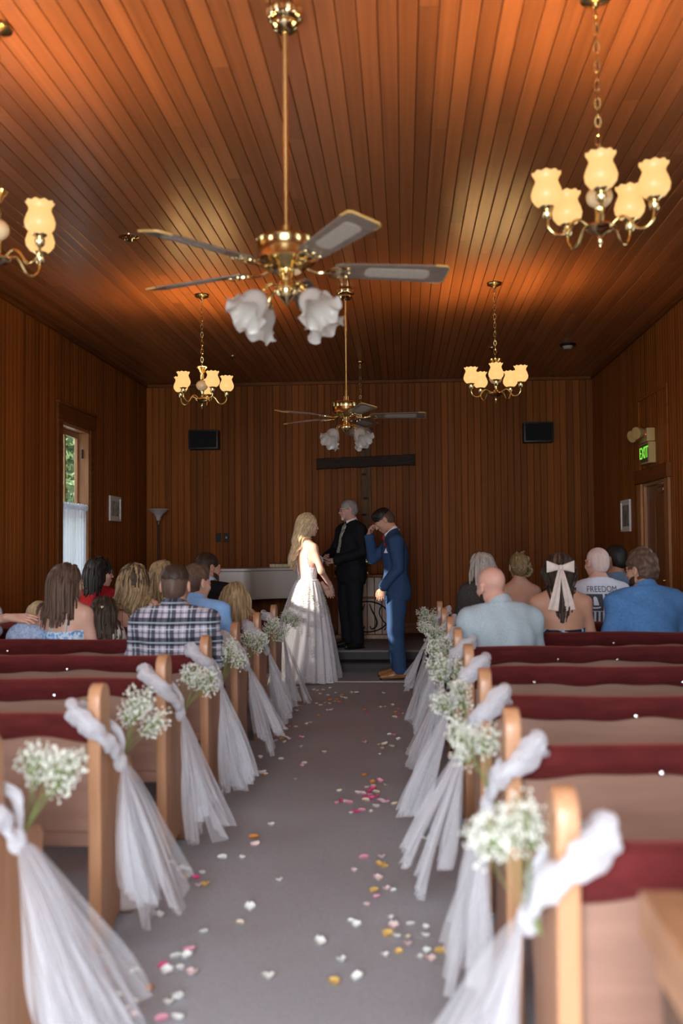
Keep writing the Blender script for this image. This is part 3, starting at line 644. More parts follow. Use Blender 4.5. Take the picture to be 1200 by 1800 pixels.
# ------------------------------------------------------------------ ceiling fans
def fan_blade_mesh():
    pr = []
    L0, L1 = .20, .655
    for (x, w) in ((L0, .045), (.24, .056), (.35, .060), (.50, .066), (.62, .070), (.67, .067), (.682, .055)): pr.append((x, w))
    poly = pr+[(x, -w) for x, w in pr[::-1]]
    return poly
FAN_POLY = fan_blade_mesh()
def ceiling_fan(X, Y, zh, rot, kitrot, label, drop=3.6):
    t = thing('ceiling_fan', label, 'ceiling fan', (X, Y, 0), 0, 'brass ceiling fans over the aisle')
    # ribbed canopy
    def rf(i, n, a, r): return r*(1+.035*math.cos(16*a)*(2 <= i <= 5)), 0
    MB().lathe([(.001, drop-.001), (.060, drop-.001), (.075, drop-.012), (.078, drop-.035), (.072, drop-.05), (.055, drop-.06), (.058, drop-.075), (.045, drop-.095), (.022, drop-.105), (.001, drop-.105)], 48, None, rf).build('canopy', M['brass2'], t)
    MB().tube([(0, 0, drop-.10), (0, 0, zh+.055)], .0125, 14).build('downrod', M['brass'], t)
    # motor housing: zh = its top
    MB().lathe([(.001, zh+.055), (.026, zh+.05), (.026, zh+.012), (.05, zh), (.118, zh-.004), (.126, zh-.012), (.120, zh-.02), (.120, zh-.088), (.126, zh-.096), (.118, zh-.105), (.085, zh-.118), (.06, zh-.14), (.001, zh-.14)], 48).build('motor_housing', M['brass'], t)
    zb = zh-.125
    for k in range(5):
        a = rot+2*PI*k/5
        Mx = Matrix.Translation((0, 0, zb)) @ Matrix.Rotation(a, 4, 'Z') @ Matrix.Rotation(-.235, 4, 'X')
        mb = MB(); mb.prism(FAN_POLY, -.0035, .0035, 'z'); mb.xf(Mx)
        bl = mb.build('blade', M['blade'], t, bev=.0015)
        r = MB()
        pp = [(x, w+.001) for x, w in FAN_POLY[4:7]]+[(x, w-.001) for x, w in FAN_POLY[7:10]]
        r.tube([(x, w, 0) for x, w in FAN_POLY[4:10]], .0042, 6); r.xf(Mx); r.build('tip_band', M['edgegold'], bl)
        for zz in (-.0046, .0046):
            r = MB(); n = 16
            pts = [(.33+.025*(1-math.cos(b)) if 0 else .33, 0)]
            poly = [(.35+.022*math.cos(b), .034*math.sin(b)) for b in np.linspace(PI/2, 3*PI/2, 8)]+[(.585+.022*math.cos(b), .036*math.sin(b)) for b in np.linspace(-PI/2, PI/2, 8)]
            r.prism(poly, zz-.001, zz+.001, 'z'); r.xf(Mx); r.build('cane_insert', M['cane'], bl)
        # pierced blade iron
        br = MB()
        br.tube(bez([(.085, 0, .0), (.13, .004, -.014), (.165, 0, -.012), (.205, 0, -.006)], 5), .008, 8, flat=.8)
        for sg in (-1, 1):
            br.tube(bez([(.165, 0, -.012), (.185, sg*.03, -.012), (.215, sg*.04, -.010), (.245, sg*.028, -.009), (.235, sg*.006, -.009), (.20, 0, -.008)], 4), .0045, 6)
            br.sphere((.255, sg*.032, -.010), .008, 8, 6)
        br.sphere((.262, 0, -.010), .008, 8, 6)
        br.xf(Mx); br.build('blade_iron', M['brass2'], bl)
    # light kit
    z = zb
    kit = MB().lathe([(.001, z-.012), (.03, z-.012), (.034, z-.03), (.028, z-.05), (.034, z-.065), (.045, z-.085), (.045, z-.105), (.03, z-.125), (.02, z-.135), (.008, z-.15), (.001, z-.155)], 32)
    ko = kit.build('light_kit_body', M['brass2'], t)
    for k in range(4):
        a = kitrot+PI/2*k
        Rz = Matrix.Rotation(a, 4, 'Z')
        P = [Rz @ p for p in bez([(.035, 0, z-.09), (.075, 0, z-.078), (.105, 0, z-.095), (.122, 0, z-.125)], 5)]
        arm = MB().tube(P, .0065, 8).build('light_arm', M['brass'], t)
        # socket and ruffled tulip glass, mouth tilted outwards and down
        ti = Matrix.Translation((0, 0, 0))
        Mx = Rz @ Matrix.Translation((.122, 0, z-.125)) @ Matrix.Rotation(PI-.75, 4, 'Y')
        MB().lathe([(.001, -.01), (.018, -.008), (.022, .01), (.020, .028), (.001, .03)], 16, Mx).build('socket', M['brass2'], arm)
        def rff(i, n, an, r, ph=k):
            q = max(0, (i-3)/(n-4))
            return r*(1+.10*q**1.5*math.sin(7*an+ph)+.03*q*math.sin(15*an)), .014*q*math.cos(7*an+ph+.7)
        MB().lathe([(.020, .012), (.034, .020), (.050, .040), (.057, .065), (.058, .092), (.063, .114), (.077, .132), (.088, .140)], 72, Mx, rff).build('glass_shade', M['frost'], arm)
    return t
ceiling_fan(-.47, 3.915, 2.63, math.radians(13), math.radians(45), 'near brass ceiling fan with blurred cane blades and frilled glass shades')
ceiling_fan(-.48, 8.29, 2.61, math.radians(1), math.radians(48), 'far brass ceiling fan in front of the cross')

# ------------------------------------------------------------------ ceiling fittings
def fitting(name, X, Y, r, label, cat, group, mat, dz=.02):
    t = thing(name, label, cat, (X, Y, H), 0, group)
    MB().lathe([(r*.62, -.002), (r*.7, -dz*.7), (r, -.004), (r, 0)], 28).build('trim_ring', mat, t)
    MB().lathe([(.001, -dz), (r*.3, -dz*.9), (r*.55, -.006), (r*.62, -.002), (.001, -.001)], 24).build('cap', M['brass'], t)
    MB().lathe([(.001, -dz*1.7), (r*.18, -dz*1.6), (r*.12, -dz), (.001, -dz)], 14).build('nozzle', M['iron'], t)
fitting('ceiling_sprinkler', -1.95, 6.75, .075, 'brass ceiling fitting left of the near fan blades', 'sprinkler', 'brass ceiling fittings', M['brass2'])
fitting('ceiling_sprinkler', -1.976, 11.12, .055, 'small brass ceiling fitting behind the left far chandelier', 'sprinkler', 'brass ceiling fittings', M['brass2'])
fitting('ceiling_sprinkler', 1.03, 10.95, .05, 'small brass ceiling fitting behind the right far chandelier', 'sprinkler', 'brass ceiling fittings', M['brass2'])
t = thing('smoke_detector', 'dark round detector on the ceiling in the far right corner', 'detector', (1.86, 10.83, H))
MB().lathe([(.001, 0), (.09, 0), (.092, -.015), (.075, -.022), (.001, -.022)], 28).build('base', M['iron'], t)
MB().lathe([(.001, -.06), (.045, -.055), (.06, -.022), (.001, -.022)], 24).build('dome', M['cane'], t)

# ------------------------------------------------------------------ wall speakers
def speaker(x0, x1, z0, z1, label):
    t = thing('wall_speaker', label, 'speaker', ((x0+x1)/2, D-.001, (z0+z1)/2), 0, 'black speakers on the back wall')
    w, h = (x1-x0)/2, (z1-z0)/2
    MB().box(-w, w, -.23, -.06, -h, h).build('cabinet', M['black'], t, bev=.008, seg=2)
    MB().box(-w+.02, w-.02, -.238, -.228, -h+.02, h-.02).build('grille', pm('speaker_cloth', (.008, .008, .009), .9), t, bev=.004)
    MB().box(-.04, .04, -.062, 0, -.05, .05).build('bracket', M['iron'], t, bev=.003)
speaker(-2.857, -2.457, 2.68, 2.935, 'black speaker on the back wall, left below chandelier')
speaker(1.59, 1.972, 2.705, 2.968, 'black speaker on the back wall, right side')
# ------------------------------------------------------------------ cross
crossm = vary(pm('dark_beam', (.03, .016, .01), .8), (.018, .010, .007), (.05, .027, .016), (2, 14, 14), 3, 5, 0, .5)
postm = vary(pm('weathered_post', (.16, .085, .04), .8), (.09, .045, .02), (.17, .085, .035), (16, 16, 1.6), 2, 5, 0, .5, contrast=(.35, .6))
t = thing('wooden_cross', 'rough timber cross hanging on the back wall', 'cross', (-.49, D-.012, 0))
def rough_beam(a, b, ax, w0, w1, y0, y1, seed):
    r = random.Random(seed); n = 14; mb = MB(); ring = []
    for i in range(n+1):
        u = a+(b-a)*i/n; j = [r.uniform(-.006, .006) for _ in range(4)]
        if ax == 'x': ring += [(u, y0+j[0], w0+j[1]), (u, y1, w0+j[1]), (u, y1, w1+j[2]), (u, y0+j[3], w1+j[2])]
        else: ring += [(w0+j[0], y0+j[1], u), (w0+j[0], y1, u), (w1+j[2], y1, u), (w1+j[2], y0+j[3], u)]
    fs = [(i*4+k, i*4+(k+1) % 4, (i+1)*4+(k+1) % 4, (i+1)*4+k) for i in range(n) for k in range(4)]
    fs += [(0, 1, 2, 3), (n*4+3, n*4+2, n*4+1, n*4)]
    return mb.add(ring, fs)
rough_beam(1.25, 2.93, 'z', -.07, .07, -.09, -.002, 3).build('post', postm, t, bev=.006)
bo = rough_beam(-.65, .65, 'x', -.066, .066, -.20, -.09, 4).build('crossbeam', crossm, t, bev=.006); bo.location = (0, 0, 2.482); bo.rotation_euler = (0, -.030, 0)
for z in (1.42, 1.78, 2.0, 2.32, 2.66):
    MB().sphere((random.uniform(-.03, .03), -.092, z), .03, 12, 8, (1.2, .3, .55)).build('knot', crossm, t)
# ------------------------------------------------------------------ switches, pictures
for x, nm in ((-2.497, 'left'), (-2.388, 'right')):
    t = thing('wall_switch', 'dark switch plate on the back wall, %s one of the pair' % nm, 'switch', (x, D-.0005, 1.495), 0, 'dark switch plates on the back wall')
    MB().box(-.038, .038, -.008, 0, -.06, .06).build('plate', M['iron'], t, bev=.003)
    MB().box(-.008, .008, -.016, -.006, -.014, .014).build('toggle', M['opalball'] if nm == 'right' else M['black'], t, bev=.002)
def picture(X, sgn, y0, y1, z0, z1, label, seed, fm, im):
    t = thing('framed_picture', label, 'picture', (X, (y0+y1)/2, (z0+z1)/2))
    w, h = (y1-y0)/2, (z1-z0)/2; s = sgn
    def bx(x0, x1, *r): return MB().box(min(x0, x1), max(x0, x1), *r)
    fr = MB()
    for r in ((-w, w, -h, -h+.025), (-w, w, h-.025, h), (-w, -w+.025, -h+.025, h-.025), (w-.025, w, -h+.025, h-.025)): fr.box(min(0, s*.022), max(0, s*.022), *r)
    fr.build('frame', fm, t, bev=.003)
    bx(0, s*.010, -w+.02, w-.02, -h+.02, h-.02).build('mount', M['paper'], t)
    bx(s*.010, s*.012, -w+.07, w-.07, -h+.06, h-.06).build('print', im, t)
im1 = vary(pm('faded_print', (.5, .48, .4), .7), (.16, .15, .10), (.62, .60, .52), (1, 6, 6), 2.0, 5, 0)
im2 = vary(pm('sketch_print', (.3, .28, .24), .7), (.12, .10, .08), (.34, .30, .25), (1, 7, 5), 2.0, 5, 0)
picture(WL+.001, 1, 11.22, 11.66, 1.69, 1.99, 'small pale framed print on the left wall past the window', 1, M['paper'], im1)
picture(WR-.001, -1, 10.86, 11.30, 1.50, 1.86, 'small white framed picture on the right wall beside the door', 2, M['paper'], im2)
# ------------------------------------------------------------------ torchiere
t = thing('floor_lamp', 'tall torchiere floor lamp with white bowl in the far left corner', 'floor lamp', (-3.2, 12.42, .2))
MB().lathe([(.001, 0), (.13, 0), (.135, .015), (.12, .03), (.03, .045), (.014, .07), (.001, .07)], 28).build('base', M['black'], t)
MB().tube([(0, 0, .06), (0, 0, 1.50)], .013, 12).build('pole', M['black'], t)
MB().lathe([(.001, 1.47), (.018, 1.47), (.022, 1.50), (.03, 1.53), (.001, 1.54)], 18).build('neck', M['steel'], t)
MB().lathe([(.028, 1.52), (.034, 1.56), (.06, 1.60), (.105, 1.64), (.145, 1.665), (.142, 1.672), (.10, 1.648), (.055, 1.61), (.03, 1.57), (.001, 1.55)], 36).build('bowl_shade', glassy('opal_bowl', (.72, .70, .68), .4, .4), t)
# ------------------------------------------------------------------ exit sign with emergency lamps
cream = pm('aged_cream_plastic', (.50, .34, .12), .5)
t = thing('exit_sign', 'cream exit sign with green letters and twin lamp heads above the side door', 'exit sign', (WR, 9.93, 2.17))
MB().box(-.075, -.001, -.17, .17, 0, .215).build('sign_box', cream, t, bev=.006)
MB().box(-.080, -.073, -.15, .15, .02, .195).build('sign_face', pm('sign_face', (.10, .11, .05), .5), t)
tc = bpy.data.curves.new('exit_text', 'FONT'); tc.body = 'EXIT'; tc.size = .17; tc.extrude = .002; tc.align_x = 'CENTER'; tc.align_y = 'CENTER'
to = bpy.data.objects.new('tmp', tc); C.objects.link(to)
bpy.context.view_layer.update()
me = bpy.data.meshes.new_from_object(to.evaluated_get(bpy.context.evaluated_depsgraph_get())); bpy.data.objects.remove(to)
me.materials.clear(); me.materials.append(emis('exit_green', (.22, .75, .06), .8))
o = link('letters', me, t); o.matrix_local = Matrix(((0, 0, -1, -.082), (-1, 0, 0, 0), (0, 1, 0, .108), (0, 0, 0, 1)))
MB().box(-.085, -.001, -.15, .15, .22, .355).build('lamp_unit', cream, t, bev=.010, seg=2)
MB().sphere((-.088, -.12, .29), .005, 8, 6).build('indicator', emis('red_led', (1, .05, .03), 3), t)
for y, tilt in ((-.10, .5), (.10, .9)):
    Mx = Matrix.Translation((-.10, y, .315)) @ Matrix.Rotation(-PI/2-tilt*.35, 4, 'Y') @ Matrix.Rotation(.5, 4, 'X')
    hd = MB().lathe([(.001, 0), (.03, .0), (.045, .03), (.060, .09), (.062, .105), (.055, .108), (.001, .10)], 20, Mx).build('lamp_head', cream, t)
# ------------------------------------------------------------------ piano
t = thing('grand_piano', 'white grand piano with curved side on the stage', 'piano', (0, 0, 0))
curve = bez([(-1.95, 11.62), (-1.86, 11.66), (-1.80, 11.74)], 5)
def p3(q): return [(a, b, 0) for a, b in q]
side = [tuple(p[:2]) for p in bez([(-1.98, 11.60, 0), (-1.88, 11.63, 0), (-1.80, 11.74, 0), (-1.62, 11.90, 0), (-1.42, 11.98, 0), (-1.24, 12.02, 0), (-1.14, 12.10, 0), (-1.10, 12.22, 0), (-1.12, 12.36, 0), (-1.22, 12.46, 0)], 5)]
outline = [(-3.02, 11.60)]+side+[(-3.02, 12.50)]
MB().prism(outline, .72, 1.065, 'z').build('case', M['piano'], t)
rim = [( -3.025, 11.59)]+[(x+.012, y-.012) for x, y in side]+[(-3.025, 12.51)]
MB().prism(rim, .735, .75, 'z').build('lower_moulding', M['piano'], t)
MB().prism(rim, 1.072, 1.10, 'z').build('lid', M['piano'], t)
pl = MB().lathe([(.022, .2), (.03, .22), (.028, .24), (.045, .45), (.06, .66), (.065, .72)], 16)
for x, y in ((-2.85, 11.75), (-2.05, 11.75), (-1.36, 12.18)):
    o = pl.build('leg', M['piano'], t); o.location = (x, y, 0)
    MB().box(x-.055, x+.055, y-.055, y+.055, .66, .722).build('leg_block', M['piano'], t, bev=.004)
t = thing('hymn_book', 'thick gilt edged book lying on the white piano', 'book', (-1.555, 12.12, 1.10), -.06)
MB().box(-.12, .12, -.09, .085, .006, .046).build('page_block', vary(pm('gilt_pages', (.6, .5, .25), .5), (.40, .32, .13), (.72, .62, .36), (30, 4, 4), 3, 3, 0), t)
for z in (0, .046): MB().box(-.125, .125, -.095, .095, z, z+.006).build('cover', pm('dark_cover', (.05, .03, .03), .5) if z == 0 else bpy.data.materials['dark_cover'], t, bev=.002)
MB().box(-.125, .125, .085, .095, .004, .05).build('spine', bpy.data.materials['dark_cover'], t)
# ------------------------------------------------------------------ altar
t = thing('altar_table', 'wooden altar with dark scrolled ironwork behind the officiant', 'altar', (-.46, 12.25, .2))
MB().box(-.40, .40, -.21, .21, .0, .06).build('plinth', M['altar'], t, bev=.008)
for i in range(8):
    a = -.37+i*.0925
    MB().box(a+.002, a+.0905, -.185, -.155, .06, .77).build('front_board', M['altar'], t, bev=.004)
for x in (-.37, .34): MB().box(x, x+.03, -.155, .18, .06, .77).build('side_panel', M['altar'], t, bev=.004)
MB().box(-.37, .37, .15, .18, .06, .77).build('back_panel', M['altar'], t)
MB().box(-.42, .42, -.23, .22, .77, .805).build('top', M['trim'], t, bev=.008, seg=2)
MB().box(-.385, .385, -.20, -.184, .50, .53).build('rail', M['trim'], t, bev=.004)
ring = [(.27*math.cos(2*PI*i/40), -.196, .28+.19*math.sin(2*PI*i/40)) for i in range(40)]
MB().tube(ring, .009, 8, closed=True).build('ring', M['iron'], t)
for sx in (-1, 1):
    P = bez([(sx*.03, -.2, .44), (sx*.06, -.2, .36), (sx*.10, -.2, .28), (sx*.12, -.2, .20), (sx*.09, -.2, .14), (sx*.05, -.2, .13), (sx*.035, -.2, .165)], 6)
    MB().tube(P, [.006+.006*math.sin(PI*i/(len(P)-1)) for i in range(len(P))], 8).build('scroll', M['iron'], t)
    P = bez([(sx*.18, -.2, .42), (sx*.15, -.2, .33), (sx*.19, -.2, .24), (sx*.24, -.2, .17), (sx*.21, -.2, .11)], 6)
    MB().tube(P, .007, 8).build('scroll', M['iron'], t)
t = thing('brass_goblet', 'small brass goblet on the altar beside the groom', 'goblet', (-.455, 12.14, 1.005))
MB().lathe([(.001, 0), (.038, 0), (.036, .008), (.012, .02), (.009, .06), (.016, .075), (.009, .085), (.012, .10), (.03, .12), (.038, .15), (.036, .19), (.032, .20), (.034, .155), (.001, .125)], 24).build('cup', M['brass2'], t)
t = thing('altar_flower_basket', "dark basket of baby's breath on the altar beside the bride", 'flowers', (-.79, 12.13, 1.005))
MB().lathe([(.001, 0), (.07, 0), (.085, .04), (.08, .05), (.001, .05)], 20).build('dish', M['iron'], t)
for nm, me in (('blossoms', BB[1][0]), ('stems', BB[1][1])):
    o = link(nm, me, t); o['kind'] = 'stuff'; o.location = (0, 0, .11); o.scale = (.75, .75, .62)
# ------------------------------------------------------------------ smooth figure modelling (distance fields -> one continuous surface)
V3 = lambda *a: np.array(a, float)
def unit(v): v = np.asarray(v, float); return v/max(1e-9, np.linalg.norm(v))
class Vol:
    def __init__(s): s.p = []
    def cone(s, a, b, ra, rb, k=.03, sub=False):
        s.p.append(('c', np.asarray(a, float), np.asarray(b, float), ra, rb, k, sub)); return s
    def ell(s, c, r, k=.03, R=None, sub=False):
        s.p.append(('e', np.asarray(c, float), np.asarray(r, float), None if R is None else np.asarray(R, float), 0, k, sub)); return s
    def bb(s, q):
        if q[0] == 'c':
            r = max(q[3], q[4]); return np.minimum(q[1], q[2])-r, np.maximum(q[1], q[2])+r
        r = q[2] if q[3] is None else np.full(3, q[2].max()); return q[1]-r, q[1]+r
    def d(s, q, P):
        if q[0] == 'c':
            a, b = q[1], q[2]; ab = b-a; l = ab@ab+1e-12
            t = np.clip(((P-a)@ab)/l, 0, 1)
            return np.sqrt(((P-a-t[..., None]*ab)**2).sum(-1))-(q[3]+(q[4]-q[3])*t)
        X = P-q[1]
        if q[3] is not None: X = X@q[3]
        k0 = np.sqrt(((X/q[2])**2).sum(-1)); k1 = np.sqrt(((X/q[2]**2)**2).sum(-1))+1e-9
        return k0*(k0-1)/k1
    @staticmethod
    def smin(a, b, k):
        h = np.clip(.5+.5*(b-a)/k, 0, 1); return b+(a-b)*h-k*h*(1-h)
    def eval(s, P):
        F = np.full(P.shape[:-1], 1.0)
        for q in s.p:
            dd = s.d(q, P)
            F = -Vol.smin(-F, dd, q[5]) if q[6] else Vol.smin(F, dd, q[5])
        return F
    def grad(s, P, e=.004):
        g = np.stack([s.eval(P+np.eye(3)[i]*e)-s.eval(P-np.eye(3)[i]*e) for i in range(3)], -1)
        return g/np.maximum(1e-9, np.linalg.norm(g, axis=-1, keepdims=True))
    def surf(s, h, clip=(), disp=None, post=None):
        pos = [q for q in s.p if not q[6]]
        lo = np.min([s.bb(q)[0] for q in pos], 0)-3*h; hi = np.max([s.bb(q)[1] for q in pos], 0)+3*h
        n = np.ceil((hi-lo)/h).astype(int)+1
        ax = [lo[i]+h*np.arange(n[i]) for i in range(3)]
        F = np.full(n, 1.0, np.float32)
        for q in s.p:
            a, b = s.bb(q); m = q[5]+3*h
            i0 = np.clip(np.floor((a-m-lo)/h).astype(int), 0, n); i1 = np.clip(np.ceil((b+m-lo)/h).astype(int)+1, 0, n)
            if (i1 <= i0).any(): continue
            sl = tuple(slice(i0[i], i1[i]) for i in range(3))
            P = np.stack(np.meshgrid(*[ax[i][sl[i]] for i in range(3)], indexing='ij'), -1)
            dd = s.d(q, P)
            F[sl] = (-Vol.smin(-F[sl], dd, q[5]) if q[6] else Vol.smin(F[sl], dd, q[5]))
        if disp or clip or post:
            P = np.stack(np.meshgrid(*ax, indexing='ij'), -1)
            if disp: F = F+disp(P)
            for (nn, dd) in clip: F = np.maximum(F, P@unit(nn)-dd)
            if post: F = post(F, P)
        return surface_nets(F, lo, h)
def surface_nets(F, lo, h):
    F[0], F[-1] = 1, 1; F[:, 0], F[:, -1] = 1, 1; F[:, :, 0], F[:, :, -1] = 1, 1
    B = F < 0
    cnt = np.zeros(np.array(F.shape)-1, np.int8)
    for i in (0, 1):
        for j in (0, 1):
            for k in (0, 1):
                cnt += B[i:B.shape[0]-1+i, j:B.shape[1]-1+j, k:B.shape[2]-1+k]
    mix = (cnt > 0) & (cnt < 8)
    I = np.argwhere(mix); idx = np.full(mix.shape, -1, np.int32); idx[mix] = np.arange(len(I))
    acc = np.zeros((len(I), 3)); num = np.zeros(len(I))
    cor = [(i, j, k) for i in (0, 1) for j in (0, 1) for k in (0, 1)]
    val = {c: F[I[:, 0]+c[0], I[:, 1]+c[1], I[:, 2]+c[2]] for c in cor}
    for c in cor:
        for a in range(3):
            if c[a] == 0:
                e = list(c); e[a] = 1; e = tuple(e)
                u, w = val[c], val[e]; x = (u < 0) != (w < 0)
                t = np.where(x, u/np.where(x, u-w, 1), 0)
                p = np.array(c, float)[None].repeat(len(I), 0); p[:, a] += t
                acc += p*x[:, None]; num += x
    Vt = lo+h*(I+acc/np.maximum(num, 1)[:, None])
    Q = []
    for a in range(3):
        sl0 = [slice(None)]*3; sl1 = [slice(None)]*3; sl0[a] = slice(0, -1); sl1[a] = slice(1, None)
        ch = B[tuple(sl0)] != B[tuple(sl1)]
        E = np.argwhere(ch)
        o = [b for b in range(3) if b != a]
        E = E[(E[:, o[0]] > 0) & (E[:, o[1]] > 0) & (E[:, o[0]] < F.shape[o[0]]-1) & (E[:, o[1]] < F.shape[o[1]]-1)]
        ins = B[E[:, 0], E[:, 1], E[:, 2]]
        q = []
        for (da, db) in ((-1, -1), (0, -1), (0, 0), (-1, 0)):
            G = E.copy(); G[:, o[0]] += da; G[:, o[1]] += db
            q.append(idx[G[:, 0], G[:, 1], G[:, 2]])
        q = np.stack(q, 1)
        fl = ins if a != 1 else ~ins
        q[~fl] = q[~fl][:, ::-1]
        Q.append(q)
    Q = np.concatenate(Q)
    return Vt, Q[(Q >= 0).all(1)]
def smooth_v(Vt, Q, it=1, lam=.5):
    for _ in range(it):
        S_ = np.zeros_like(Vt); n = np.zeros(len(Vt))
        for a, b in ((0, 1), (1, 2), (2, 3), (3, 0)):
            np.add.at(S_, Q[:, a], Vt[Q[:, b]]); np.add.at(n, Q[:, a], 1)
            np.add.at(S_, Q[:, b], Vt[Q[:, a]]); np.add.at(n, Q[:, b], 1)
        Vt = Vt+lam*(S_/np.maximum(n, 1)[:, None]-Vt)
    return Vt
def np_obj(name, parts, mat, parent, matidx=None, mats=None):
    """parts: list of (verts, quads) joined into one mesh object"""
    Vs, Qs, off = [], [], 0
    for Vt, Q in parts: Vs.append(Vt); Qs.append(Q+off); off += len(Vt)
    Vt = np.concatenate(Vs); Q = np.concatenate(Qs)
    me = bpy.data.meshes.new(name)
    me.vertices.add(len(Vt)); me.vertices.foreach_set('co', Vt.astype(np.float32).ravel())
    me.loops.add(len(Q)*4); me.loops.foreach_set('vertex_index', Q.astype(np.int32).ravel())
    me.polygons.add(len(Q)); me.polygons.foreach_set('loop_start', np.arange(0, len(Q)*4, 4, dtype=np.int32))
    me.polygons.foreach_set('use_smooth', np.ones(len(Q), bool))
    me.update(calc_edges=True)
    for m in (mats or [mat]): me.materials.append(m)
    if matidx is not None: me.polygons.foreach_set('material_index', np.asarray(matidx, np.int32))
    return link(name, me, parent)
def rotm(yaw=0, pitch=0, roll=0):
    """head rotation: yaw left(+), pitch down(+), roll"""
    return np.array((Matrix.Rotation(yaw, 3, 'Z') @ Matrix.Rotation(-pitch, 3, 'X') @ Matrix.Rotation(roll, 3, 'Y')))
# --- head, in head space: origin between the ears, facing +Y
def head_vol(f=0, beard=0):
    v = Vol()
    v.ell((0, -.014, .030), (.074, .096, .084), .03)
    v.ell((0, .030, -.030), (.060-.003*f, .064, .072), .03)
    v.ell((0, .035, -.070), (.046-.006*f, .048, .036), .03)
    v.ell((0, .068, -.096), (.022-.003*f, .020, .017), .02)
    for s in (-1, 1):
        v.ell((s*.040, .060, -.028), (.022, .026, .022), .02)
        v.cone((s*.012, .092, .020), (s*.048, .076, .020), .008, .007, .012)
        v.ell((s*.031, .104, .002), (.015, .017, .010), .010, sub=True)
        v.ell((s*.031, .084, .001), (.0135, .012, .0115), .004)
        v.ell((s*.0795, -.010, -.006), (.0105, .021, .033), .006, rotm(0, -.15, s*.0))
        v.ell((s*.089, -.005, -.004), (.006, .010, .018), .005, sub=True)
    v.cone((0, .094, .006), (0, .112-.004*f, -.030), .0075-.001*f, .0110-.002*f, .010)
    for s in (-1, 1): v.ell((s*.009, .102-.002*f, -.033), (.008-.0015*f, .009, .007), .006)
    v.ell((0, .093, -.056), (.023, .011, .0055), .006); v.ell((0, .090, -.067), (.020, .011, .006), .006)
    v.cone((0, -.018, -.05), (0, -.022, -.105), .053-.010*f, .052-.010*f, .03)
    return v
_HEADS = {}
def head_surf(f=0, h=.0062):
    if (f, h) not in _HEADS: _HEADS[(f, h)] = head_vol(f).surf(h)
    return _HEADS[(f, h)]
# --- hand: origin wrist, +Y to the fingers, +Z back of the hand, +X thumb side
def hand_surf(curl=.35, spread=.05, h=.0042, mirror=False, thumb=.5):
    v = Vol()
    xs = [.030, .010, -.010, -.029]; ln = [.072, .080, .074, .058]
    for i, x in enumerate(xs):
        kn = V3(x, .088-.006*abs(i-1.2), 0)
        v.cone((x*.55, .0, 0), kn, .0145, .0115, .012)
        d = V3(math.sin(spread*(1.5-i)), 1, 0); p = kn; a = curl*(1+.12*i)
        for j, fr in enumerate((.44, .30, .26)):
            ang = a*(j+.6)
            dd = V3(d[0], math.cos(ang), -math.sin(ang)); q = p+unit(dd)*ln[i]*fr
            v.cone(p, q, .0092-.0008*j, .0085-.0009*j, .004); p = q
    b = V3(.020, .022, -.006)
    t1 = b+V3(.028, .030, -.012); t2 = t1+V3(.012-.010*thumb, .030, -.012*thumb-.004); t3 = t2+V3(-.006*thumb, .026, -.014*thumb)
    v.cone(b, t1, .0150, .0115, .010); v.cone(t1, t2, .0108, .0095, .004); v.cone(t2, t3, .0092, .0075, .004)
    v.cone((0, -.05, 0), (0, .012, 0), .026, .024, .012)
    Vt, Q = v.surf(h)
    if mirror: Vt = Vt*V3(-1, 1, 1); Q = Q[:, ::-1]
    return Vt, Q
def place(surf, R, o, s=1.0): return surf[0]@(np.asarray(R).T)*s+np.asarray(o), surf[1]
def hand_at(wr, d, n, side, curl=.35, **kw):
    """wrist point, finger direction, back-of-hand normal; side +1 = right hand"""
    y = unit(d); z = unit(np.asarray(n, float)-y*np.dot(n, y)); x = np.cross(y, z)
    # right hand with back up: thumb lies towards -x of (y fwd, z up) frame
    return place(hand_surf(curl, mirror=(side > 0), **kw), np.stack([x, y, z], 1), wr)
# --- skeletons
def seated_J(zt, lean=.0, w=1.0, f=0, head=(0, 0, 0), hoff=(0, 0), arms='lap', hunch=0, seat=.45):
    sz = (zt-seat)/.83
    def j(x, y, z): zz = seat+(z-.45)*sz; return V3(x, y+lean*(zz-.5)+hunch*max(0, z-.8)**2*4, zz)
    sw = (.148-.012*f)*w
    J = dict(pelvis=j(0, 0, .535), waist=j(0, .0, .69), chest=j(0, -.005, .86), neck=j(0, -.012, 1.035), shL=j(-sw, -.005, .955), shR=j(sw, -.005, .955))
    J['head'] = j(hoff[0], .012+hoff[1], 1.165)
    for s, c in ((-1, 'L'), (1, 'R')):
        J['el'+c] = j(s*(sw+.045), .025, .745); J['wr'+c] = j(s*.10, .26, .635)
        J['hip'+c] = V3(s*.09, .03, .535); J['kn'+c] = V3(s*.12, .43, .52); J['an'+c] = V3(s*.12, .40, .09); J['toe'+c] = V3(s*.13, .54, .035)
    J['hr'] = head; J['s'] = min(1.0, .5+.5*sz) if zt > 1.15 else .93*sz/.9
    return J
def frame(a, b, X):
    z = unit(b-a); x = unit(X-z*np.dot(X, z)); return np.stack([x, np.cross(z, x), z], 1)
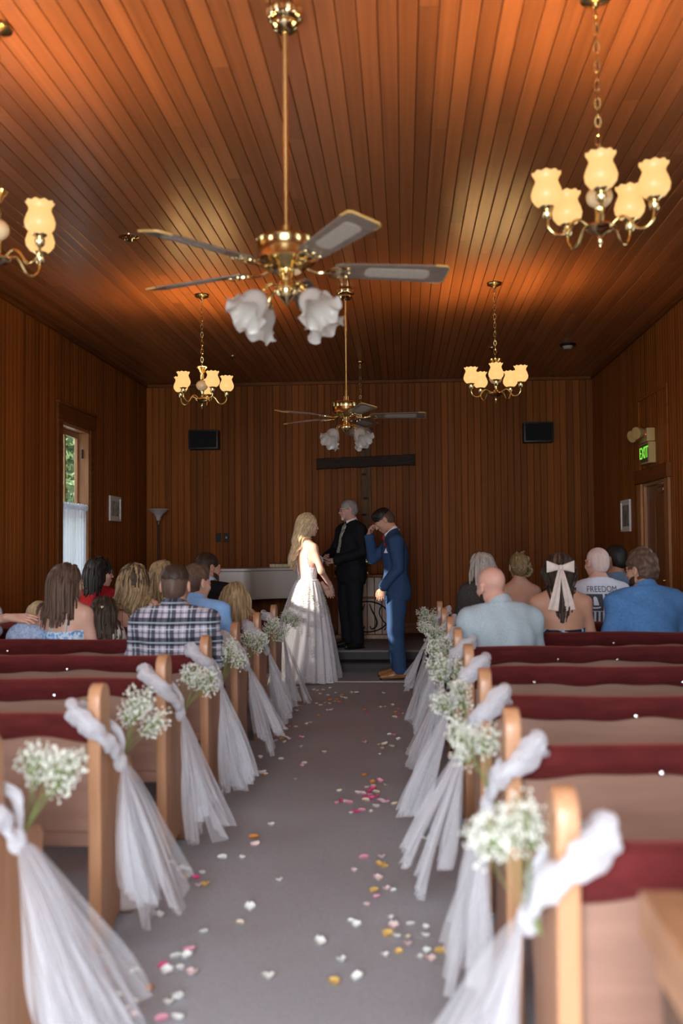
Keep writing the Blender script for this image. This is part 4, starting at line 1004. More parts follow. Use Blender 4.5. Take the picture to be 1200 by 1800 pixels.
def add_torso(v, J, w=1, f=0, g=0, hips=1.0, belly=0):
    X = unit(J['shR']-J['shL'])
    R1 = frame(J['pelvis'], J['waist'], V3(1, 0, 0) if 'twist' not in J else J['twist']); R2 = frame(J['waist'], J['neck'], X)
    v.ell(J['pelvis'], ((.165+.01*f)*w*hips+g, .118*w+g, .115+g), .06, R1)
    v.ell(J['waist']+R1[:, 1]*belly*.5, ((.140-.016*f)*w+g+belly*.6, (.102-.008*f)*w+g+belly, .15+g), .07, R1)
    v.ell(J['chest'], ((.160-.012*f)*w+g, (.112-.006*f)*w+g, .165+g), .07, R2)
    for c in 'LR': v.cone(J['sh'+c], J['neck']*.72+(J['shL']+J['shR'])*.14+V3(0, 0, -.015), .055*w**.5+g-.006*f, .052+g-.006*f, .05)
    for c in 'LR': v.cone(J['sh'+c]*.62+J['neck']*.38+V3(0, -.006, .0), J['neck']+V3(0, -.004, .028), .046+g-.008*f, .044+g*.6-.008*f, .045)
    if f:
        for s in (-1, 1): v.ell(J['chest']+R2@V3(s*.07, .085, -.02), V3(.062, .060, .062)+g, .04, R2)
    return v
def add_arm(v, J, c, w=1, f=0, g=0, g2=None, upto=2.0):
    g2 = g if g2 is None else g2; q = (1-.16*f)*w**.6
    a, b, d = J['sh'+c], J['el'+c], J['wr'+c]
    if upto <= 1:
        e = a+(b-a)*upto; v.cone(a, e, .054*q+g, (.054-.010*upto)*q+g2, .04); return v
    e = b+(d-b)*(upto-1)
    v.cone(a, b, .054*q+g, .044*q+g, .04); v.cone(b, e, .043*q+g, (.043-.014*(upto-1))*q+g2, .025); return v
def add_leg(v, J, c, w=1, g=0, foot=True, g3=None):
    g3 = g if g3 is None else g3
    v.cone(J['hip'+c], J['kn'+c], .088*w+g, .060*w+g, .05); v.cone(J['kn'+c], J['an'+c], .057*w+g, .040*w+g3, .03)
    if foot: v.cone(J['an'+c]+V3(0, -.02, -.03), J['toe'+c], .034+g, .026+g, .03)
    return v
def body_mesh(root, J, skin, w=1, f=0, h=.0125, hands=None, legs=True, hh=.0062, belly=0, hips=1):
    v = Vol(); add_torso(v, J, w, f, 0, hips, belly)
    for c in 'LR':
        add_arm(v, J, c, w, f)
        if legs: add_leg(v, J, c, w)
    R = rotm(*J['hr']); s = J['s']
    v.cone(J['neck'], J['head']+R@V3(0, -.02, -.07)*s, .056-.010*f, .052-.010*f, .03)
    parts = [v.surf(h), place(head_surf(f, hh), R, J['head'], s)]
    for c, sd in (('L', -1), ('R', 1)):
        hd = (hands or {}).get(c)
        if hd is False: continue
        d, n, curl = hd if hd else (V3(-sd*.55, .8, -.1), V3(0, 0, 1), .5)
        parts.append(hand_at(J['wr'+c], d, n, sd, curl, h=.0055 if not hd else .0042))
    o = np_obj('body', parts, skin, root)
    # eyes
    for sx in (-1, 1):
        e = MB(); e.sphere((0, 0, 0), .0105*s, 10, 7); m = e.mesh('eye', M['eye']); eo = link('eye', m, root)
        eo.location = J['head']+R@V3(sx*.031, .0875, .001)*s
    hv = Vol(); hv.p = list(v.p)
    for q in head_vol(f).p:
        if q[6]: continue
        if q[0] == 'c': hv.cone(J['head']+R@q[1]*s, J['head']+R@q[2]*s, q[3]*s, q[4]*s, q[5])
        else: hv.ell(J['head']+R@q[1]*s, q[2]*s, q[5], R if q[3] is None else R@q[3])
    return hv
def garment(name, root, fn, mat, h=.0115, clip=(), disp=None, post=None):
    v = Vol(); fn(v); Vt, Q = v.surf(h, clip, disp, post); return np_obj(name, [(Vt, Q)], mat, root), v
def folds(amp=.004, seed=0):
    r = np.random.RandomState(seed); K = r.normal(size=(5, 3))*np.array([20, 20, 26]); ph = r.uniform(0, 6, 5)
    def d(P):
        s = 0
        for k, p in zip(K, ph): s = s+np.sin(P@k+p)
        return s*amp/2.2
    return d
# --- hair
def cap_hair(root, J, mat, t=.012, nape=-.055, front=.10, rise=.55, side=0, disp=None, h=.0055, name='hair', fringe=.0, vol=(0, 0, 0), top=0):
    v = Vol()
    v.ell((0, -.016, .032+top*.5), (.074+t-side, .096+t, .084+t+top), .02)
    v.ell((0, -.040, -.02), (.060+t-side, .074+t*.8, .07), .03)
    if vol[2]: v.ell((0, -.01, .06), (.06+vol[0], .08+vol[1], .06+vol[2]), .03)
    v.ell((0, front+.045, -.035), (.085, .075, .105+fringe), .012, sub=True)
    for s in (-1, 1): v.ell((s*.098, .000, -.030), (.045, .036, .055), .010, sub=True)
    Vt, Q = v.surf(h, [((0, rise, -1), (-nape+rise*.0)/math.sqrt(1+rise*rise)+.045*rise)], disp)
    R = rotm(*J['hr'])
    return np_obj(name, [place((Vt, Q), R, J['head'], J['s'])], mat, root)
def crown_hair(root, J, mat, lift=.012, disp=None, name='hair', h=.0055, back=.0):
    v = Vol(); v.ell((0, -.010-back, .050), (.0765, .100, .066+lift), .02); v.ell((0, .045, .085), (.050, .048, .030+lift*.7), .025)
    v.ell((0, .135, -.03), (.085, .065, .085), .012, sub=True)
    Vt, Q = v.surf(h, (), disp)
    return np_obj(name, [place((Vt, Q), rotm(*J['hr']), J['head'], J['s'])], mat, root)
def curls(amp, f=85, seed=0):
    def d(P):
        x, y, z = P[..., 0]*f, P[..., 1]*f, P[..., 2]*f
        return amp*(np.sin(x+1.3*np.sin(y+seed))*np.sin(y+1.1*np.sin(z))*np.sin(z+seed)+.5*np.sin(2.1*x+y)*np.sin(1.9*z+seed))
    return d
def lock_hair(root, J, bodyvol, mat, n=120, length=.40, wave=.012, freq=20, rad=.0085, bias=(0, -.05, 0), off=.010, seed=0, name='hair', face=.055, part=0.0, lvar=.25, taper=.5, gather=None):
    r = np.random.RandomState(seed); R = rotm(*J['hr']); s = J['s']
    P = []
    while len(P) < n:
        d = unit(r.normal(size=3))
        if d[2] < -.25: continue
        p = V3(0, -.014, .030)+d*V3(.076, .098, .086)
        if p[1] > face and p[2] < .075+.03*r.rand(): continue
        if abs(p[0]) > .055 and p[1] > .015 and p[2] < .02: continue
        P.append(p)
    P = np.array(P); loc = P.copy()
    # comb direction: down and out from the parting line, backwards near the front
    Wp = P@R.T*s+J['head']
    nrm = unit_rows((P-V3(0, -.014, .03))/V3(.076, .098, .086)**2)@R.T
    offs = off*(.55+.9*r.rand(n)); L = length*(1-lvar*r.rand(n)); step = .016
    comb = np.stack([np.clip((P[:, 0]-part)/.05, -1, 1)*np.where(P[:, 1] < -.03, .25, .8), -.25-.6*(P[:, 1] > 0), -np.ones(n)*.2], 1)@R.T
    path = [Wp+nrm*.003]; travelled = np.zeros(n); pos = path[0].copy(); b = np.array(bias)
    nst = int(length/step)+2
    for i in range(nst):
        k = min(1, i/6)
        dirn = comb*(1-k)*.9+np.array([0, 0, -1])*(k+.15)+b*k
        if gather: dirn[:, 0] += np.clip((gather[0]-pos[:, 0])*gather[1], -1.2, 1.2)*k
        dirn = unit_rows(dirn)
        mv = travelled < L
        pos = pos+dirn*step*mv[:, None]
        for _ in range(2):
            dd = bodyvol.eval(pos); g = bodyvol.grad(pos)
            push = np.clip(offs-dd, 0, .05); pos = pos+g*push[:, None]
        travelled = travelled+step*mv
        path.append(pos.copy())
    A = np.stack(path, 1)                       # n, m, 3
    m = A.shape[1]; tt = np.linspace(0, 1, m)[None, :, None]
    ph = r.uniform(0, 6.28, (n, 1, 1)); ph2 = r.uniform(0, 6.28, (n, 1, 1))
    lat = unit_rows(np.cross(A[:, -1]-A[:, 0], nrm))[:, None, :]
    sarc = np.arange(m)[None, :, None]*step
    ramp = np.clip(tt*1.6-.25, 0, 1)
    A = A+wave*ramp*(np.sin(sarc*freq+ph*.17+ph2*.05)*lat+.7*np.cos(sarc*freq+ph*.17)*nrm[:, None, :])
    # tubes
    sides = 6
    T = np.gradient(A, axis=1); T /= np.maximum(1e-9, np.linalg.norm(T, axis=2, keepdims=True))
    N = np.cross(T, np.broadcast_to(lat, T.shape)); N /= np.maximum(1e-6, np.linalg.norm(N, axis=2, keepdims=True)); Bn = np.cross(T, N)
    end = np.clip((np.linspace(0, 1, m)), 0, 1)
    prof = np.minimum(1, .5+end*4)*(1-taper*end**2)*np.where(end > .93, .45, 1)
    rr = rad*(.7+.6*r.rand(n, 1))*prof[None]
    rings = []
    for k in range(sides):
        a = 2*PI*k/sides
        rings.append(A+rr[..., None]*(1.35*math.cos(a)*Bn+.65*math.sin(a)*N))
    Rg = np.stack(rings, 2)                     # n, m, sides, 3
    Vt = Rg.reshape(-1, 3)
    I = np.arange(n*m*sides).reshape(n, m, sides)
    q = np.stack([I[:, :-1, :], np.roll(I, -1, 2)[:, :-1, :], np.roll(I, -1, 2)[:, 1:, :], I[:, 1:, :]], -1).reshape(-1, 4)
    return np_obj(name, [(Vt, q)], mat, root)
def unit_rows(a): return a/np.maximum(1e-9, np.linalg.norm(a, axis=-1, keepdims=True))
def hairmat(name, c1, c2, rough=.5):
    m = vary(pm(name, c1, rough, spec=.25), c1, c2, (45, 45, 6), 1.5, 2, .20, .22, island=True)
    return m
def skinmat(name, c): return vary(pm(name, c, .48, spec=.35), tuple(x*.93 for x in c), tuple(min(1, x*1.05) for x in c), (1, 1, 1), 9, 3, 0)
def cloth(name, c, rough=.85, v=.12, sc=40, bump=.15):
    return vary(pm(name, c, rough, spec=.15), tuple(x*(1-v) for x in c), tuple(x*(1+v) for x in c), (1, 1, 1), sc, 3, 0, bump)
M['eye'] = pm('eye', (.10, .08, .07), .2)
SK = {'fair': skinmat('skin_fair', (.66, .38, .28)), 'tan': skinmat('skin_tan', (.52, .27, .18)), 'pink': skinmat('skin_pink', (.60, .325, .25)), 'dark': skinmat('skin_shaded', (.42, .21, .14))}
def march(v, O, Dv, n=40):
    P = np.array(O, float); Dv = np.asarray(Dv, float)
    for _ in range(n): P = P+Dv*(v.eval(P)*.8)[..., None]
    return P
def patch(name, root, v, fx, mat, nu=8, nv=14, face=-1, off=.003, y0=.6, th=0):
    """sheet laid on the figure's surface: fx(u,v)->(x,z) ; face +1 front, -1 back"""
    uv = [(i/nu, j/nv) for j in range(nv+1) for i in range(nu+1)]
    XZ = np.array([fx(*q) for q in uv])
    P = np.stack([XZ[:, 0], np.full(len(XZ), face*y0), XZ[:, 1]], 1)
    P = march(v, P, (0, -face, 0)); P[:, 1] += face*off
    w = nu+1
    mb = MB(); mb.add(P, [(j*w+i, j*w+i+1, (j+1)*w+i+1, (j+1)*w+i) for j in range(nv) for i in range(nu)])
    return mb.build(name, mat, root)
def collar(root, J, mat, r=.070, h=.034, open_front=True, name='collar', flare=.010):
    n = 36; vs = []; R = frame(J['neck'], J['head'], V3(1, 0, 0))
    c = J['neck']+R@V3(0, .002, .012)
    mb = MB()
    prof = [(r-.004, -.012), (r-.010, h*.6), (r-.009, h), (r+.002, h+.001), (r+flare, h*.25), (r+flare+.003, -.012)]
    for i, (rr, z) in enumerate(prof):
        for k in range(n+1):
            a = PI/2+(.22 if open_front else .0)+(2*PI-(.44 if open_front else 0))*k/n
            p = c+R@V3(rr*math.cos(a), rr*1.06*math.sin(a), z+.010*math.cos(a-PI*1.5)-.006)
            vs.append(p)
    w = n+1
    mb.add(vs, [(i*w+k, i*w+k+1, (i+1)*w+k+1, (i+1)*w+k) for i in range(len(prof)-1) for k in range(n)])
    return mb.build(name, mat, root)
# ------------------------------------------------------------------ cloth patterns
def plaid_mat():
    m = pm('plaid_flannel', (.5, .5, .5), .9, spec=.1); nt = m.node_tree; L = nt.links; b = nt.nodes['Principled BSDF']
    tc = node(nt, 'ShaderNodeTexCoord'); sp = node(nt, 'ShaderNodeSeparateXYZ'); L.new(tc.outputs['Object'], sp.inputs[0])
    def bands(sock, freq, phase, lo, hi):
        a = node(nt, 'ShaderNodeMath', operation='MULTIPLY_ADD'); a.inputs[1].default_value = freq; a.inputs[2].default_value = phase; L.new(sock, a.inputs[0])
        f = node(nt, 'ShaderNodeMath', operation='FRACT'); L.new(a.outputs[0], f.inputs[0])
        g = node(nt, 'ShaderNodeMath', operation='COMPARE'); g.inputs[1].default_value = (lo+hi)/2; g.inputs[2].default_value = (hi-lo)/2; L.new(f.outputs[0], g.inputs[0])
        return g.outputs[0]
    col = None
    base = node(nt, 'ShaderNodeRGB'); base.outputs[0].default_value = (.40, .37, .44, 1); cur = base.outputs[0]
    fr = 1/.105
    for sock in (sp.outputs[0], sp.outputs[2]):
        for (lo, hi, c, fac) in ((.0, .42, (.010, .012, .020), .80), (.13, .20, (.42, .50, .58), .75), (.62, .70, (.03, .03, .045), .55), (.82, .87, (.72, .74, .80), .6)):
            mk = bands(sock, fr, 10.12, lo, hi)
            s = node(nt, 'ShaderNodeMath', operation='MULTIPLY'); s.inputs[1].default_value = fac; L.new(mk, s.inputs[0])
            mx = node(nt, 'ShaderNodeMixRGB'); mx.inputs[2].default_value = (*c, 1); L.new(s.outputs[0], mx.inputs[0]); L.new(cur, mx.inputs[1]); cur = mx.outputs[0]
    L.new(cur, b.inputs['Base Color']); return m
def blotch(name, cols, scale):
    m = pm(name, cols[0], .8, spec=.15); nt = m.node_tree; L = nt.links; b = nt.nodes['Principled BSDF']
    tc = node(nt, 'ShaderNodeTexCoord'); vo = node(nt, 'ShaderNodeTexVoronoi'); vo.inputs['Scale'].default_value = scale; L.new(tc.outputs['Object'], vo.inputs['Vector'])
    sp = node(nt, 'ShaderNodeSeparateColor'); L.new(vo.outputs['Color'], sp.inputs[0])
    rp = node(nt, 'ShaderNodeValToRGB'); rp.color_ramp.interpolation = 'CONSTANT'
    el = rp.color_ramp.elements; n = len(cols)
    el[0].position = 0; el[0].color = (*cols[0], 1); el[1].position = 1/n; el[1].color = (*cols[1], 1)
    for i in range(2, n): e = el.new(i/n); e.color = (*cols[i], 1)
    L.new(sp.outputs[0], rp.inputs[0]); L.new(rp.outputs[0], b.inputs['Base Color']); return m
trous = cloth('dark_trousers', (.03, .03, .04))
HM = {
 'black': hairmat('hair_black', (.010, .008, .008), (.022, .018, .016)), 'dkbrown': hairmat('hair_dark_brown', (.028, .016, .011), (.055, .032, .021)),
 'brown': hairmat('hair_brown', (.075, .042, .027), (.14, .085, .058)), 'blonde': hairmat('hair_blonde', (.36, .235, .11), (.62, .46, .27)),
 'dirty': hairmat('hair_dirty_blonde', (.20, .125, .062), (.46, .32, .17)), 'grey': hairmat('hair_grey', (.33, .29, .25), (.50, .46, .41)), 'silver': hairmat('hair_silver', (.26, .235, .22), (.40, .37, .345)),
 'bride': hairmat('hair_bride', (.52, .36, .19), (.82, .66, .42)), 'honey': hairmat('hair_honey', (.16, .105, .045), (.30, .21, .10)), 'root': hairmat('hair_roots', (.05, .03, .02), (.10, .065, .04))}
FADE = hairmat('hair_clipped', (.075, .043, .03), (.12, .07, .05))
SEATS = 'guests seated in the pews'
def guest(label, x, y, zt, w=1.0, f=0, rz=0, head=(0, 0, 0), skin='fair', lean=.06, hoff=(0, 0), hunch=0, belly=0, **kw):
    root = thing('person', label, 'person', (x, y, 0), rz, SEATS)
    J = seated_J(zt, lean, w, f, head, hoff, hunch=hunch)
    kw_b = {k: kw[k] for k in ('hands',) if k in kw}
    if 'J' in kw: kw['J'](J)
    bv = body_mesh(root, J, SK[skin] if isinstance(skin, str) else skin, w, f, belly=belly, **kw_b)
    return root, J, bv
def top_shirt(root, J, mat, w=1, f=0, sleeve=1.9, g=.012, name='shirt', col=True, seed=0, belly=0, amp=.006):
    zc = J['neck'][2]+.018
    o, v = garment(name, root, lambda v: (add_torso(v, J, w, f, g, belly=belly), add_arm(v, J, 'L', w, f, g, g+.006, sleeve), add_arm(v, J, 'R', w, f, g, g+.006, sleeve)), mat, clip=[((0, .30, 1), (zc+.30*J['neck'][1])/math.sqrt(1.09))], disp=folds(amp, seed))
    if col: collar(root, J, mat)
    return v
def bottoms(root, J, mat, w=1, name='trousers', f=0):
    zc = J['pelvis'][2]+.10
    garment(name, root, lambda v: (v.ell(J['pelvis'], (.175*w, .13*w, .12), .06), add_leg(v, J, 'L', w, .012, False), add_leg(v, J, 'R', w, .012, False)), mat, clip=[((0, 0, 1), zc)], h=.016)
def camisole(root, J, mat, w=1, f=1, ztop=.84, g=.007, name='top', strap=None, sx=.085, low=None, strapw=.005):
    o, v = garment(name, root, lambda v: (add_torso(v, J, w, f, g)), mat, clip=[((0, -.12, 1), ztop)], disp=folds(.002, 3))
    if strap:
        bv = Vol(); add_torso(bv, J, w, f, 0)
        for s in (-1, 1):
            pts = []
            zs = J['shL'][2]+.05
            for t in np.linspace(0, 1, 15):
                yy = -.25+.5*t; zz = ztop-.01+(zs+.06-(ztop-.01))*math.sin(PI*t); xx = s*(sx+.02*(1-math.sin(PI*t)))
                pts.append((xx, J['chest'][1]+yy*1.0, zz))
            P = np.array(pts)
            for _ in range(30): P = P-bv.grad(P)*(bv.eval(P)-.003)[:, None]*.8
            MB().tube([tuple(p) for p in P], strapw, 6, flat=.4).build('strap', strap, root)
    return v
def bun_curls(root, J, mat, centers, seed=0):
    """pinned curls: short coiled tubes"""
    r = random.Random(seed); R = rotm(*J['hr']); mb = MB()
    for (c, rad, tube_r) in centers:
        ax = unit(V3(r.uniform(-1, 1), r.uniform(-1, .2), r.uniform(-1, 1))); a = unit(np.cross(ax, V3(.3, .2, 1))); b = np.cross(ax, a)
        P = []
        for i in range(18):
            t = i/17; an = t*4.6+r.uniform(0, .3); rr = rad*(1-.45*t)
            P.append(tuple(J['head']+R@(V3(*c)+(a*math.cos(an)+b*math.sin(an))*rr+ax*rad*.35*(t-.5))*J['s']))
        mb.tube(P, [tube_r*(.55+.45*math.sin(PI*i/17)) for i in range(18)], 7)
    return mb.build('hair_curls', mat, root)
# ======================================================== left side guests
plaid = plaid_mat()
r, J, bv = guest('man in black and white plaid shirt with cropped dark hair, left pews', -1.265, 5.24, 1.255, 1.16, 0, 0, (0, .05, 0), 'tan', .05)
top_shirt(r, J, plaid, 1.16, 0, 1.95, .016, seed=1); bottoms(r, J, trous, 1.1)
cap_hair(r, J, FADE, .002, -.055, .10, .30, name='hair_fade'); crown_hair(r, J, HM['dkbrown'], .010, curls(.002, 70), back=.008)
lb = cloth('light_blue_shirt', (.25, .46, .80), v=.2, sc=180)
r, J, bv = guest('man in light blue shirt with swept brown hair behind the plaid man', -1.345, 6.12, 1.235, 1.10, 0, -.15, (-.45, .05, 0), 'fair', .05)
top_shirt(r, J, lb, 1.1, 0, 1.95, .014, seed=2); bottoms(r, J, trous)
cap_hair(r, J, FADE, .002, -.045, .105, .35, name='hair_fade'); crown_hair(r, J, HM['brown'], .018, curls(.0035, 60))
r, J, bv = guest('woman in blue floral camisole with shoulder-length brown hair, left pews', -2.185, 6.10, 1.245, .98, 1, -.12, (-.75, .08, 0), 'fair', .04)
fl = blotch('blue_floral', [(.62, .70, .82), (.20, .42, .75), (.45, .66, .86), (.75, .78, .84), (.13, .30, .58)], 70)
camisole(r, J, fl, .98, 1, .835, .009, 'floral_top', pm('strap_blue', (.42, .58, .72), .8), .075, strapw=.008)
bottoms(r, J, trous, .95, 'skirt')
cap_hair(r, J, HM['brown'], .010, -.055, .105, .4)
lock_hair(r, J, bv, HM['brown'], 190, .33, .008, 16, .0072, (.0, -.12, 0), .014, 3)
# toddler held on a lap with the arm of the person cut off by the frame
r, J, bv = guest('toddler with short fair hair leaning forward beside the floral woman', -2.44, 6.10, 1.005, .55, 0, -.1, (-.8, .75, .35), 'fair', .12, (.03, .05))
top_shirt(r, J, cloth('pale_denim', (.34, .42, .58), v=.3, sc=60), .62, 0, 1.6, .012, 'shirt', False, 4); bottoms(r, J, trous, .62)
cap_hair(r, J, HM['blonde'], .007, -.05, .108, .3, disp=curls(.0025, 70))
r, J, bv = guest('person at the left frame edge with hand on the toddler', -2.83, 6.16, 1.24, 1.0, 1, -.2, (-.4, .2, 0), 'fair', .04, J=lambda J: J.update(elR=V3(.17, .0, .90), wrR=V3(.33, -.03, .915)), hands={'R': (V3(1, .05, -.02), V3(-.1, -.6, .8), .25)})
top_shirt(r, J, cloth('pale_blue_blouse', (.45, .52, .66)), 1, 1, .8, .012, 'blouse', False, 5); bottoms(r, J, trous)
cap_hair(r, J, HM['brown'], .012, -.06, .105, .3); lock_hair(r, J, bv, HM['brown'], 80, .26, .006, 16, .0105, (0, -.1, 0), .014, 8)
r, J, bv = guest('little girl with long dark hair and a pale flower clip, left pews', -1.965, 6.20, 1.02, .62, 1, -.1, (-.25, .05, 0), 'fair', .04)
top_shirt(r, J, cloth('cream_dress', (.5, .42, .36)), .66, 1, .6, .010, 'dress', False, 6)
cap_hair(r, J, HM['dkbrown'], .013, -.06, .10, .35)
lock_hair(r, J, bv, HM['dkbrown'], 110, .27, .008, 22, .009, (0, -.06, 0), .016, 5)
R_ = rotm(*J['hr']); c = J['head']+R_@V3(.055, -.105, .02)*J['s']
fm = MB()
for i in range(6): fm.sphere((c[0]+.013*math.cos(i*1.05), c[1]-.006, c[2]+.016*math.sin(i*1.05)), .011, 8, 6, (1, .5, 1))
fm.build('hair_clip', pm('clip_cream', (.62, .52, .36), .6), r)
# blonde with bare back
r, J, bv = guest('bare-backed woman with wavy dark-rooted blonde hair, left pews', -2.00, 6.99, 1.225, 1.08, 1, .05, (.5, .06, .06), 'fair', .05)
camisole(r, J, cloth('rust_dress', (.28, .05, .05)), 1.08, 1, .70, .008, 'dress', pm('thin_strap', (.10, .03, .03), .6), .05, strapw=.003); bottoms(r, J, trous, 1, 'skirt')
cap_hair(r, J, HM['root'], .011, -.05, .105, .35)
lock_hair(r, J, bv, HM['dirty'], 190, .32, .024, 32, .0075, (0, -.10, 0), .016, 6)
lock_hair(r, J, bv, HM['root'], 140, .12, .004, 20, .0060, (0, -.05, 0), .019, 16, name='hair_roots', lvar=.5, taper=.8)
r, J, bv = guest('woman with straight ash blonde hair in front of the wavy blonde', -2.00, 7.87, 1.24, .95, 1, -.1, (-.7, .1, 0), 'tan', .05)
top_shirt(r, J, cloth('dark_blouse', (.03, .025, .03)), .95, 1, 1.5, .012, 'blouse', False, 7); bottoms(r, J, trous)
cap_hair(r, J, HM['dirty'], .013, -.06, .10, .35); lock_hair(r, J, bv, HM['dirty'], 100, .28, .004, 12, .0095, (0, -.03, 0), .014, 9)
r, J, bv = guest('woman with black hair, glasses and red top by the window', -2.545, 7.87, 1.268, 1.0, 1, -.25, (-.85, .06, 0), 'fair', .05)
top_shirt(r, J, cloth('red_top', (.28, .012, .016), v=.2), 1.06, 1, 1.9, .014, 'red_top', False, 8); bottoms(r, J, trous)
cap_hair(r, J, HM['black'], .012, -.06, .095, .35); lock_hair(r, J, bv, HM['black'], 110, .24, .004, 12, .0105, (0, -.05, 0), .016, 10)
def glasses(root, J, mat, rim=.0022):
    R = rotm(*J['hr']); s = J['s']; mb = MB(); f = lambda *p: tuple(J['head']+R@V3(*p)*s)
    for sx in (-1, 1):
        mb.tube([f(sx*.033+.025*math.cos(a), .112-.010*abs(math.cos(a))*(sx*math.cos(a) > 0), .0+.018*math.sin(a)) for a in np.linspace(0, 2*PI, 17)[:-1]], rim, 6, closed=True)
        mb.tube([f(sx*.058, .104, .008), f(sx*.080, .05, .008), f(sx*.082, -.005, .004), f(sx*.078, -.02, -.012)], rim, 6)
    mb.tube([f(-.010, .113, .004), f(0, .115, .007), f(.010, .113, .004)], rim, 6)
    return mb.build('glasses', mat, root)
glasses(r, J, pm('red_frames', (.12, .02, .02), .25))
# bearded man in dark jacket
r, J, bv = guest('bearded man in dark jacket with pale blue collar, left front', -1.62, 7.87, 1.312, 1.14, 0, -.1, (-.75, .06, 0), 'tan', .04)
top_shirt(r, J, cloth('dark_jacket', (.012, .010, .010)), 1.16, 0, 1.95, .020, 'jacket', False, 9); collar(r, J, cloth('pale_blue_collar', (.38, .50, .66)), .066, .036); bottoms(r, J, trous)
cap_hair(r, J, HM['dkbrown'], .006, -.05, .10, .25)
def beard(root, J, mat, t=.009, long=0, h=.005):
    v = Vol(); v.ell((0, .034, -.070), (.050+t*.4, .052+t, .040+t), .02); v.ell((0, .066, -.100-long*.5), (.028+t, .024+t, .022+long), .02)
    for s in (-1, 1): v.cone((s*.062, .015, -.02), (s*.044, .045, -.08), .014, .018, .02)
    v.ell((0, .105, -.060), (.020, .022, .007), .008, sub=True)
    Vt, Q = v.surf(h, [((0, .3, 1), -.034)], curls(.0015, 120))
    return np_obj('beard', [place((Vt, Q), rotm(*J['hr']), J['head'], J['s'])], mat, root)
beard(r, J, HM['dkbrown'], .010, .03)
r, J, bv = guest('girl with long straight golden blonde hair beside the left aisle', -1.235, 6.98, 1.082, .72, 1, 0, (0, .03, 0), 'fair', .03)
top_shirt(r, J, cloth('rust_child_dress', (.22, .05, .04)), .72, 1, .5, .010, 'dress', False, 10)
cap_hair(r, J, HM['dirty'], .013, -.06, .10, .3); lock_hair(r, J, bv, HM['dirty'], 220, .36, .006, 14, .0066, (0, -.06, 0), .016, 12)
# ======================================================== right side guests
gs = cloth('grey_green_shirt', (.36, .43, .47), v=.10, sc=120)
r, J, bv = guest('bald man in grey shirt tilting his head, front of right pews', .565, 5.66, 1.225, 1.16, 0, .30, (.25, .12, -.10), 'pink', .06, (-.035, .02))
top_shirt(r, J, gs, 1.2, 0, 1.9, .017, seed=11); bottoms(r, J, trous, 1.1); beard(r, J, HM['dkbrown'], .006)
r, J, bv = guest('woman with silky cream bow in long dark hair, right pews', 1.045, 6.52, 1.295, 1.12, 1, 0, (-.1, .05, 0), 'tan', .05)
nv = blotch('dark_floral', [(.012, .014, .02), (.012, .014, .02), (.25, .48, .68), (.015, .03, .05)], 45)
camisole(r, J, nv, 1.12, 1, .80, .010, 'dress'); bottoms(r, J, trous, 1.05, 'skirt')
cap_hair(r, J, HM['brown'], .010, -.05, .105, .35)
lock_hair(r, J, bv, HM['dkbrown'], 120, .40, .008, 18, .0072, (0, -.10, 0), .012, 13, lvar=.45, gather=(0.0, 5))
R_ = rotm(*J['hr']); kc = J['head']+R_@V3(0, -.135, .020); silk = cloth('cream_satin', (.68, .56, .50), .4, .08, 30); silk.node_tree.nodes['Principled BSDF'].inputs['Sheen Weight'].default_value = .3
bw_ = bpy.data.objects.new('hair_bow', None); C.objects.link(bw_); bw_.parent = r; bw_.location = kc
for s in (-1, 1):
    def lp_(u, v, s=s):
        a = 2*PI*v; w = .014+.030*u**.8
        return (s*(.008+.082*u), -.012*math.cos(a)*math.sin(PI*min(1, u*.9+.08))-.006, w*math.sin(a)*.9+.006*u)
    MB().grid(lp_, 12, 16).build('bow_loop', silk, bw_)
    def tl_(u, v, s=s): return (s*(.006+.050*v)+(u-.5)*(.022+.045*v), -.012-.020*math.sin(2.5*v)+.006*math.sin(9*u+3*v), -.01-.27*v+.012*(u-.5)*s*v)
    MB().grid(tl_, 8, 16).build('bow_tail', silk, bw_)
MB().sphere((0, -.014, 0), .017, 12, 8, (1, .8, 1.1)).build('bow_knot', silk, bw_)
db = cloth('deep_blue_shirt', (.085, .21, .45), v=.12, sc=60)
r, J, bv = guest('man in deep blue shirt with tousled brown hair and beard, right pews', 1.615, 6.52, 1.300, 1.26, 0, .15, (.55, .10, 0), 'tan', .07, (-.01, .02), belly=.02)
top_shirt(r, J, db, 1.28, 0, 1.95, .018, seed=13, belly=.02, amp=.005); bottoms(r, J, trous, 1.15)
cap_hair(r, J, HM['brown'], .012, -.045, .105, .40, disp=curls(.0085, 52, 2), top=.018); beard(r, J, HM['dkbrown'], .008)
# white t-shirt with flag print
wt = cloth('white_tee', (.60, .62, .70), v=.05)
r, J, bv = guest('bald man in white t-shirt printed FREEDOM over a flag', 1.475, 7.42, 1.338, 1.14, 0, .08, (.35, .03, 0), 'pink', .04)
tv = top_shirt(r, J, wt, 1.16, 0, .75, .013, 'tee_shirt', False, 14, amp=.002); bottoms(r, J, trous)
ink = pm('charcoal_ink', (.045, .045, .06), .8)
cap_hair(r, J, hairmat('hair_shaved_white', (.50, .37, .33), (.60, .46, .42)), .0015, -.045, .04, .2, h=.005)
tc = bpy.data.curves.new('tee_text', 'FONT'); tc.body = 'FREEDOM'; tc.size = .062; tc.align_x = 'CENTER'; tc.space_character = 1.0
to = bpy.data.objects.new('tmp', tc); C.objects.link(to); bpy.context.view_layer.update()
me = bpy.data.meshes.new_from_object(to.evaluated_get(bpy.context.evaluated_depsgraph_get())); bpy.data.objects.remove(to)
bm = bmesh.new(); bm.from_mesh(me)
